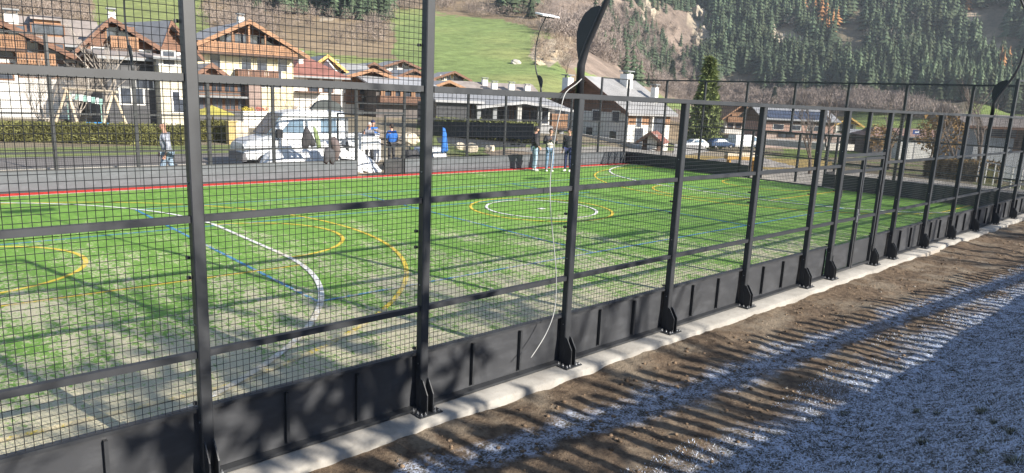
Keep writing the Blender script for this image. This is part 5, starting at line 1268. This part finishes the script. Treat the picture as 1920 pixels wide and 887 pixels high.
def car(label, px, py, d, head, L, paint, hgt=1.48, kind='car', name='parked_car', van=False):
    p = at(px, py, d); F = frame(p[0], p[1], p[2], head); r = thing(name, F[0], label, kind, 'cars parked in the valley')
    a = L/2; wh = .84
    if van: rows = [(-a, .92, .84, .3, 1.1, hgt), (a*.35, .94, .84, .3, 1.1, hgt), (a*.6, .94, .76, .3, 1.1, hgt*.86), (a*.78, .92, .8, .3, 1.0, 1.16), (a, .82, .72, .35, .7, .86)]
    else: rows = [(-a, .78, .66, .32, .7, .86), (-a*.92, .86, .7, .28, .86, 1.0), (-a*.62, .88, .62, .25, .92, hgt*.96), (-a*.1, .89, .62, .25, .92, hgt), (a*.18, .89, .64, .25, .92, hgt*.93), (a*.45, .88, .74, .25, .88, 1.0), (a*.9, .82, .68, .28, .72, .80), (a, .74, .6, .35, .6, .68)]
    body_loft(F, rows, 'body', paint, r)
    for sg in (-1, 1):
        sw = [(-a*.55, .97), (-a*.5, hgt*.88), (a*.12, hgt*.88), (a*.36, .98)] if not van else [(a*.2, 1.2), (a*.2, hgt*.88), (a*.5, hgt*.84), (a*.68, 1.2)]
        quad_panel(F, [(s, sg*(.87-(z-.92)*.34 if not van else .93-(z-1.1)*.12), z) for s, z in sw], 'side_window', CARGL, r, (0, sg*.02, .01))
        for s in (-a*.62, a*.62): wheel(r, F, s, sg*(wh-.06), .31, .2)
        b = MB(); b.X = F; b.box(a*.9, a*.985, min(sg*.4, sg*.68), max(sg*.4, sg*.68), .58, .7); b.build('headlight', HEADL, r)
    quad_panel(F, [(a*.2, -.55, hgt*.9), (a*.2, .55, hgt*.9), (a*.44, .68, 1.0), (a*.44, -.68, 1.0)] if not van else [(a*.38, -.7, hgt*.95), (a*.38, .7, hgt*.95), (a*.76, .78, 1.2), (a*.76, -.78, 1.2)], 'windscreen', CARGL, r, (.02, 0, .02))
BLUEC = pm('dark_blue_car_paint', (.03, .06, .13), .25, .1, 1.5, spec=.7)
car('white car parked left of the blue one, seen beside a near fence post', 1300, 279, 108, R_(160), 4.3, CARW)
car('small white car partly behind the lone spruce', 1326, 273, 122, R_(165), 4.1, CARW)
car('dark blue car parked between the white cars and the white delivery van', 1350, 277, 112, R_(-25), 4.2, BLUEC)
car('white delivery van parked right of the dark blue car', 1396, 278, 116, R_(-20), 5.2, CARW, 2.1, 'van', 'delivery_van', True)
car('silver car half hidden left of the white delivery van', 1374, 277, 118, R_(-20), 4.2, pm('silver_blue_car_paint', (.20, .24, .32), .3, .1, 1.5, spec=.6))

# ------------------------------------------------------------------ things in the yard
def crumple(name, label, cat, c, ex, ey, nx, ny, hf, mat, amp=.08, seed=0, thick=.02):
    """crumpled sheet: grid along ex, ey with height function and sharp folds, given thickness"""
    rr = np.random.default_rng(seed); ex = V(*ex); ey = V(*ey); u, v = np.meshgrid(np.linspace(0, 1, nx), np.linspace(0, 1, ny), indexing='ij')
    a, b_ = np.linalg.norm(ex), np.linalg.norm(ey)
    z = hf(u, v)+amp*(np.abs(fbm(u*a*2.2+seed*7, v*b_*2.2+3, 4))*4-.5)+amp*.5*fbm(u*a*7+seed, v*b_*7, 2)
    P_ = V(*c)+u[..., None]*ex+v[..., None]*ey; P_[..., 2] += np.maximum(z, .01)
    P_[..., 0] += amp*1.2*fbm(u*5+seed, v*5, 2); P_[..., 1] += amp*1.2*fbm(u*5, v*5+seed+9, 2)
    k = np.arange(nx*ny).reshape(nx, ny); f = np.stack([k[:-1, :-1], k[1:, :-1], k[1:, 1:], k[:-1, 1:]], -1).reshape(-1, 4)
    o = np_mesh(name, P_.reshape(-1, 3), f, mat); md = o.modifiers.new('thick', 'SOLIDIFY'); md.thickness = thick
    return tag(o, label, cat)
TARP = pm('white_tarp', (.74, .75, .77), .6, .08, 3.); 
q0 = on_z(440, 304, -.1); q1 = on_z(545, 304, -.1)
crumple('tarp', 'crumpled white tarpaulin heap before the truck bonnet', 'tarpaulin', (5.95, 17.3, -.1), (2.3, 0, 0), (0, 1.3, 0), 36, 24, lambda u, v: 1.05*np.sin(PI*np.clip(u, .0, 1))**.6*np.sin(PI*np.clip(v*.9+.05, 0, 1))**.7, TARP, .16, 1)
crumple('tarp', 'long white folded tarpaulin heap below the hanging jackets', 'tarpaulin', (7.5, 17.3, -.1), (2.2, .1, 0), (0, 1.4, 0), 40, 24, lambda u, v: 1.2*np.sin(PI*np.clip(.15+u*.8, 0, 1))**.5*np.sin(PI*np.clip(v*.9+.05, 0, 1))**.6, TARP, .15, 2)
crumple('tarp', 'white sheet leaning against the truck bed left of the open gate', 'tarpaulin', (9.75, 18.3, -.1), (1.15, -.35, 0), (.1, .7, 0), 30, 20, lambda u, v: (1.25-1.0*u)*np.clip(v*2.2, 0, 1)**.7, TARP, .10, 4)
crumple('tarp', 'pale tarpaulin draped over the truck flank', 'tarpaulin', (7.6, 18.55, -.1), (1.9, 0, 0), (0, .45, 0), 30, 14, lambda u, v: .55+.55*np.clip(v*1.6, 0, 1)-.15*u, TARP, .10, 5)
crumple('tarp', 'dark rolled membrane lying behind the board right of the gate', 'membrane', (12.4, 18.8, -.1), (2.6, .3, 0), (0, 1.5, 0), 30, 20, lambda u, v: .33*np.sin(PI*v)**.6, pm('dark_membrane', (.06, .062, .065), .7, .3, 3.), .10, 6)
crumple('soil_heap', 'heap of pale stones and timber offcuts behind the board right of the gate', 'heap', (12.2, 17.4, -.1), (2.2, 0, 0), (0, 1.1, 0), 36, 20, lambda u, v: .40*np.sin(PI*u)*np.sin(PI*v), pm('heap_stone', (.40, .33, .25), .95, .4, 5.), .14, 7)
def bulk_bag(label, x, y, w, h, seed, mat=TARP):
    b = MB(); n = 7; rr = random.Random(seed); rows = [(0, .92), (.12, 1.04), (.5, 1.08), (.85, 1.0), (1., .9)]
    ringp = []
    for zf, k in rows:
        R = []
        for i in range(20):
            a = 2*PI*i/20; c, s = math.cos(a), math.sin(a); e = (abs(c)**4+abs(s)**4)**-.25
            R.append(b.pt((x+w/2*k*c*e*(1+rr.uniform(-.05, .05)), y+w/2*k*s*e*(1+rr.uniform(-.05, .05)), -.1+h*zf+rr.uniform(-.02, .02))))
        ringp.append(R)
    for i in range(len(rows)-1):
        for k in range(20): b.f.append([ringp[i][k], ringp[i][(k+1) % 20], ringp[i+1][(k+1) % 20], ringp[i+1][k]]); b.m.append(0)
    b.f.append(ringp[-1]); b.m.append(0)
    return tag(b.build('bulk_bag', mat, None, True), label, 'bag')
bulk_bag('white builders bag behind the far board below the blue cloth', 13.1, 17.9, 1.15, .95, 1)
bulk_bag('dark sack beside the white builders bag', 12.15, 17.9, .6, .85, 2, pm('dark_sack', (.06, .06, .065), .8, .2, 4.))
bulk_bag('white builders bag on the gravel behind the man in the blue jacket', 12.6, 22.0, 1.1, 1.25, 3)
bulk_bag('white builders bag left of the man in the grey hoodie', 10.6, 22.6, 1.0, 1.3, 4)
# timber and pipes leaning on the truck bed
b = MB(); rr = random.Random(3)
for i in range(11):
    b.beam((11.6+.1*i+rr.uniform(-.1, .1), 21.6+rr.uniform(-.5, .5), .75+.06*i), (14.4+rr.uniform(-.3, .3), 22.0+rr.uniform(-.5, .5), .55+.05*i), .09, .05)
tag(b.build('timber_stack', pm('weathered_timber', (.20, .17, .145), .9, .3, 4.)), 'stack of weathered timber between the truck and the man in the grey hoodie', 'timber')
# clothes hung on the far mesh
def hung(name, label, outline, mat, y, cat, bulge=.09, seed=0):
    pts = [on_y(px, py, y)[[0, 2]] for px, py in outline]; c = np.mean(pts, axis=0); b = MB(); n = len(pts); rr = random.Random(seed)
    lv = [(1.0, .012), (.86, .05), (.55, bulge)]
    R = [[b.pt((c[0]+(p_[0]-c[0])*k, y-d*(1+rr.uniform(-.35, .35)), c[1]+(p_[1]-c[1])*k)) for p_ in pts] for k, d in lv]
    for i in range(2):
        for k in range(n): b.f.append([R[i][k], R[i][(k+1) % n], R[i+1][(k+1) % n], R[i+1][k]]); b.m.append(0)
    b.f.append(R[-1]); b.m.append(0); b.f.append(R[0][::-1]); b.m.append(0)
    return tag(b.build(name, mat, None, True), label, cat, 'clothes hung on the far fence')
yb = YF+.02
hung('jacket', 'black jacket hung on the far mesh before the truck', [(572,236),(577,240),(586,254),(592,268),(591,274),(583,276),(580,270),(577,278),(566,279),(565,262),(568,248)], BLK, yb, 'jacket', .1, 1)
hung('jacket', 'olive green jacket hung beside the black one', [(586,236),(592,240),(598,256),(602,276),(594,279),(592,268),(588,254)], cloth('olive_cloth', (.15, .19, .09)), yb, 'jacket', .08, 2)
hung('jacket', 'dark jacket hung low on the far board with its sleeves dangling', [(608,279),(616,276),(627,280),(629,298),(625,309),(619,306),(617,300),(612,308),(606,304)], DGREY, YF-.06, 'jacket', .1, 3)
hung('backpack', 'dark brownish backpack hung on the far mesh above the dangling jacket', [(619,258),(628,256),(636,266),(638,284),(634,302),(627,303),(623,288),(619,270)], cloth('brown_grey_cloth', (.11, .085, .085)), yb, 'backpack', .16, 4)
hung('jacket', 'bright blue cloth hung on the far mesh right of the tall post', [(829,238),(834,240),(836,252),(840,282),(836,287),(832,284),(829,288),(826,284),(828,262)], BLUEJ, yb, 'cloth', .12, 5)
# swing frame in the playground
WOODP = pm('pale_round_timber', (.55, .46, .34), .85, .15, 3.)
def zb_(px, py, d): return at(px, py, d)
f1 = on_z(96, 246, -.09); f2 = on_z(152, 249, -.09); f3 = on_z(186, 255, -.09); f4 = on_z(247, 252, -.09)
d1 = np.hypot(*(((f1+f2)/2-CAM)[:2])); d2 = np.hypot(*(((f3+f4)/2-CAM)[:2])); t1 = at(125, 166, d1); t2 = at(212, 172, d2)
r = thing('swing', (f1+f4)/2, 'wooden swing frame with a blue nest seat before the yellow hedge', 'swing')
b = MB()
for f, t in ((f1, t1), (f2, t1), (f3, t2), (f4, t2)): b.tube([f-V(0, 0, .2), t], .075, 8)
b.tube([t1+(t1-t2)*.08, t2+(t2-t1)*.08], .07, 8); b.build('frame', WOODP, r)
m_ = (t1*.4+t2*.6); sc_ = on_z(168, 234, .0); cx_, cy_ = m_[0], m_[1]; zs = at(168, 233, np.hypot(*(m_-CAM)[:2]))[2]
b = MB(); b.tube([(cx_+.6*math.cos(2*PI*i/16), cy_+.6*math.sin(2*PI*i/16), zs) for i in range(17)], .09, 8)
b.ball((cx_, cy_, zs-.05), .55, .55, .06, 12, 5); b.build('nest_seat', pm('blue_swing_seat', (.02, .25, .60), .6, .1, 3.), r)
b = MB()
for sx in (-.45, .45):
    for sy in (-.35, .35): b.tube([(cx_+sx, cy_+sy, zs), (m_[0]+sx*.9, m_[1]+sy*.1, m_[2]-.05)], .012, 4)
b.build('chain', ZINC, r)
for px, lb in ((80, 'black playground tyre half sunk in the grass, left of the swing frame'), (128, 'black playground tyre half sunk in the grass, under the swing frame')):
    p = on_z(px, 246, -.09); b = MB(); b.X = (V(p[0], p[1], .12), V(.83, -.55, 0), V(.55, .83, 0), V(0, 0, 1))
    b.tube([(.34*math.cos(2*PI*i/18), 0, .34*math.sin(2*PI*i/18)) for i in range(19)], .12, 8); tag(b.build('playground_tyre', TYRE, None, True), lb, 'tyre', 'playground tyres')
# striped awning and yellow sunshades near the buildings
p = at(158, 185, 50); b = MB()
for i in range(9): b.hexa([p+V(.2*i-.9, -.04*i, -.04*i), p+V(.2*i-.72, -.04*i-.04, -.04*i), p+V(.2*i-.55, -.04*i+.6, .3-.04*i), p+V(.2*i-.73, -.04*i+.64, .3-.04*i)]+[q+V(0, 0, .04) for q in (p+V(.2*i-.9, -.04*i, -.04*i), p+V(.2*i-.72, -.04*i-.04, -.04*i), p+V(.2*i-.55, -.04*i+.6, .3-.04*i), p+V(.2*i-.73, -.04*i+.64, .3-.04*i))], i % 2)
b.tube([p+V(-.8, .5, -3.2), p+V(-.8, .5, .2)], .03, 6); b.tube([p+V(.9, .2, -3.6), p+V(.9, .2, -.2)], .03, 6)
tag(b.build('striped_awning', [pm('awning_green', (.25, .42, .36), .8, .1, 3.), pm('awning_white', (.75, .76, .74), .8, .05, 3.)]), 'green and white striped awning behind the swing frame', 'awning')
p = at(398, 208, 48); b = MB(); n = 8; R0 = [b.pt(p+V(1.4*math.cos(2*PI*i/n), 1.4*math.sin(2*PI*i/n), -.3)) for i in range(n)]; R1 = [b.pt(p+V(1.4*math.cos(2*PI*i/n), 1.4*math.sin(2*PI*i/n), -.2)) for i in range(n)]; t_ = b.pt(p+V(0, 0, .35))
for i in range(n): b.f.append([R1[i], R1[(i+1) % n], t_]); b.m.append(0); b.f.append([R0[i], R0[(i+1) % n], R1[(i+1) % n], R1[i]]); b.m.append(0)
b.f.append(R0[::-1]); b.m.append(0)
b.tube([p+V(0, 0, -2.6), p+V(0, 0, .2)], .04, 6); tag(b.build('sunshade', pm('yellow_fabric', (.42, .37, .08), .8, .1, 3.)), 'open yellow sunshade above the short hedge', 'sunshade')
p = at(480, 206, 58); b = MB(); b.box(p[0]-1.1, p[0]+1.1, p[1]-.3, p[1]+.3, p[2]-2.5, p[2]-.1); tb = thing('flower_box', p, 'planter with red and yellow flowers before the annex', 'planter'); b.build('planter', OFFW, tb)
for mt, s in ((pm('yellow_flowers', (.55, .44, .06), .8, .2, 5.), 1), (pm('red_flowers', (.42, .09, .06), .8, .2, 5.), 2)):
    n = 220; c = rng.random((n, 3))*V(.9, .5, .3)+V(-1.1+1.1*(s-1), -.3, -.1); tri = c[:, None]+rng.standard_normal((n, 3, 3))*.04; np_mesh('flowers', tri.reshape(-1, 3), np.arange(3*n).reshape(-1, 3), mt, None, tb)
# dark tent roof behind the truck
p = at(615, 196, 40); b = MB(); pr = [(-1.0, -.3), (-.7, .05), (-.3, .2), (0, .24), (.35, .2), (.7, .05), (1.0, -.3)]
b.extrude([p+V(x, .3*x*0, z) for x, z in pr], (.6, 1.4, 0)); 
for x in (-.85, .85): b.tube([p+V(x, .2, -3), p+V(x, .2, -.3)], .06, 6)
tag(b.build('tent_roof', pm('grey_green_canvas', (.06, .068, .068), .8, .15, 2.)), 'grey green canvas roof rising behind the truck cab', 'tent')
# boulders and bank behind the far fence
for px, py, rx, lb in ((883, 286, .42, 'pale round boulder on the grass before the screen fence, left one'), (862, 281, .34, 'pale boulder left of the round one on the bank'), (918, 284, .32, 'white pointed boulder on the bank near a grey fence post'), (768, 272, .6, 'big tan boulder seen between the gate and the tall centre post'), (438, 262, .9, 'tan boulder beside the ochre pillar')):
    p = on_z(px, py, -.1); boulder(lb, p+V(0, 0, rx*.5), rx, rx*.8, rx*.75, int(px), pm('pale_boulder', (.55, .48, .38), .95, .25, 2., bmp=.4, bs=5))
def poly_ground(name, pix, z, m):
    b = MB(); b.face([tuple(on_z(px, py, z)) for px, py in pix]); return tag(b.build(name, m), kind='structure')
poly_ground('grass_bank', [(770,262),(800,252),(1000,262),(1165,284),(1165,292),(980,292),(770,287)], -.085, GRASS)
poly_ground('dark_path', [(818,258),(880,256),(990,266),(985,276),(900,276),(822,268)], -.080, pm('dark_wet_asphalt', (.055, .058, .06), .6, .3, .8))
poly_ground('tan_earth', [(905,284),(985,276),(1165,286),(1165,298),(930,296)], -.076, pm('tan_earth', (.26, .20, .14), .95, .25, 1.2, bmp=.5, bs=15))
# bench like orange barrier and timber behind the end board
p = at(1368, 300, 33.5); b = MB(); b.X = (V(p[0], p[1], p[2]-.28), V(.74, -.67, 0), V(.67, .74, 0), V(0, 0, 1))
b.box(-.1, 1.35, 0, .5, .3, .45, 0); b.box(-.1, 1.25, 0, .5, .46, .62, 1)
for x in (0, 1.15): b.box(x, x+.1, .05, .45, -.3, .298, 0)
tag(b.build('timber_trestle', [pm('orange_timber_beam', (.48, .29, .09), .8, .15, 3.), pm('fresh_boards', (.72, .62, .48), .8, .1, 3.)]), 'orange trestle stacked with pale boards behind the end fence', 'trestle')
poly_ground('orange_grass', [(1270,290),(1440,297),(1560,300),(1560,312),(1440,318),(1270,303)], -.065, pm('dry_orange_grass', (.34, .24, .08), .95, .3, 2., bmp=.6, bs=20))
poly_ground('pale_lane', [(1265,270),(1315,272),(1330,284),(1285,290),(1262,292)], -.06, pm('pale_lane_gravel', (.42, .39, .35), .95, .1, 1.5))
p = at(1350, 288, 40); crumple('gravel_heap', 'low grey gravel heap between the fence and the parked cars', 'heap', (p[0]-2.2, p[1]-.5, -.15), (4.4, -3.6, 0), (2, 2.4, 0), 30, 16, lambda u, v: .5*np.sin(PI*u)*np.sin(PI*v), pm('grey_gravel_heap', (.25, .23, .215), .95, .3, 4.), .1, 8)

# ------------------------------------------------------------------ behind the viewer: picket fence on the road edge and bare trees; they throw the shade on the bank
pk_ = thing('picket_fence', (0, -6.6, 1.45), 'weathered picket fence along the road edge behind the viewer', 'fence')
OLDW = pm('weathered_pickets', (.22, .19, .16), .9, .3, 4.)
b = MB(); rr = random.Random(9)
E_f = V(math.cos(.085), -math.sin(.085), 0); b.X = (V(0, -6.6, 0), E_f, V(-E_f[1], E_f[0], 0), V(0, 0, 1))
x = -8.
while x < 42:
    w_ = rr.uniform(.05, .066); b.box(x-w_, x+w_, -.02, .0, 1.4, 2.92+rr.uniform(-.09, .07)); x += rr.uniform(.23, .285)
b.build('pickets', OLDW, pk_)
for z_0, z_1, nm in ((2.49, 2.63, 'rail'), (1.3, 2.03, 'plinth_board')):
    b = MB(); b.X = (V(0, -6.6, 0), E_f, V(-E_f[1], E_f[0], 0), V(0, 0, 1)); b.box(-8, 42, .003, .04, z_0, z_1); b.build(nm, OLDW, pk_)
for i, (x, y, hh, sd, lb) in enumerate(((-.5, -15.5, 9.5, 41, 'bare tree across the road, left one'), (-3.0, -12.5, 8.5, 42, 'bare tree across the road, farthest left'),
        (18.5, -15., 11.0, 44, 'bare tree across the road, right of the gate'), (24.5, -13., 10.0, 45, 'bare tree across the road near the right end of the court'), (30.0, -16., 12.0, 46, 'bare tree across the road beyond the right end'), (36.0, -12., 10., 47, 'bare tree across the road, farthest right'))):
    bare_tree('roadside_tree', lb, (x, y, 1.4), hh, sd, depth=5, group='bare trees across the road', tw=2.2)

def leafy(label, x, y, hh, seed, n=1500, r0=2.3, zc=.70):
    r = bare_tree('roadside_tree', label, (x, y, 1.4), hh, seed, depth=4, group='unseen trees with leaves added for shade', tw=2.2)   # unseen roadside tree; leaves added to thicken its dappled shade
    rr = np.random.default_rng(seed); u = rr.standard_normal((n, 3)); u /= np.linalg.norm(u, axis=1)[:, None]; u *= rr.random((n, 1))**.45
    c = u*V(r0, r0, hh*.21)+V(x, y, hh*zc); k = fbm(c[:, 0]*.9+seed, c[:, 2]*.9+c[:, 1]*.6, 3) > .04; c = c[k]
    tri = c[:, None]+rr.standard_normal((len(c), 3, 3))*.13
    np_mesh('foliage', tri.reshape(-1, 3)-ORG[r.name], np.arange(3*len(c)).reshape(-1, 3), LEAF, np.repeat(np.array([.16, .11, .05])*(.5+rr.random((len(c), 1))), 3, 0), r)
for x, y, hh, sd, n, r0, lb in ((-1.2, -13., 9.5, 51, 650, 2.5, 'unseen tree with leaves added for shade across the road, left end'), (2.2, -12., 8.9, 52, 500, 2.0, 'unseen tree with leaves added for shade across the road, second from the left'), (5.6, -16.5, 10.5, 53, 700, 2.2, 'unseen tree with leaves added for shade across the road, third from the left'), (23., -16., 12., 54, 1300, 2.6, 'unseen tree with leaves added for shade across the road near the right end of the court'), (29., -13., 11.5, 55, 1500, 2.8, 'unseen tree with leaves added for shade across the road, rightmost')):
    leafy(lb, x, y, hh, sd, n, r0)
# thin valley haze
b = MB(); b.box(-900, 1250, -900, 1250, -25, 620)
hm = bpy.data.materials.new('valley_haze'); hm.use_nodes = True; hn = hm.node_tree; hn.nodes.clear()
pv = hn.nodes.new('ShaderNodeVolumePrincipled'); oo = hn.nodes.new('ShaderNodeOutputMaterial'); pv.inputs['Color'].default_value = (.80, .88, 1., 1); pv.inputs['Density'].default_value = .00015; pv.inputs['Anisotropy'].default_value = .2
hn.links.new(pv.outputs[0], oo.inputs['Volume'])
tag(b.build('haze', hm), kind='stuff')

for i, (px, py, k_) in enumerate(((1722, 772, 1.), (1845, 774, 1.5), (1868, 794, 1.), (1900, 812, 1.2), (1735, 832, 1.2), (1843, 850, .9), (1905, 868, 1.4), (1582, 776, .9), (1655, 858, .8), (1758, 776, .7), (1690, 690, .8), (1800, 700, .8))):
    d = horiz(px, py); t_ = np.linspace(3, 14, 900); q = CAM+t_[:, None]*d; e = q[:, 2]-ground_z(q[:, 0], q[:, 1]); j = int(np.argmax(e < 0)); p = q[j]; n = 260
    a = rng.random(n)*6.283; r0 = .04*k_*rng.random(n)**.5; b0 = np.stack([r0*np.cos(a), r0*np.sin(a), 0*a-.01], -1); h_ = (.012+.028*rng.random(n))*k_; tip = b0+np.stack([.05*k_*np.cos(a)*rng.random(n), .05*k_*np.sin(a)*rng.random(n), h_], -1); sd = np.stack([-np.sin(a), np.cos(a), 0*a], -1)*.003
    o = np_mesh('grass_tuft', np.stack([b0-sd, b0+sd, tip], 1).reshape(-1, 3), np.arange(3*n).reshape(-1, 3), LEAF, np.repeat(np.where(rng.random((n, 1)) < .35, .35, .07)*np.array([1., 1., .75])*(.5+rng.random((n, 1))), 3, 0)); o.location = p
    tag(o, 'small dark grass tuft poking out of the frosted bank', 'tuft', 'dark grass tufts on the frosted bank')
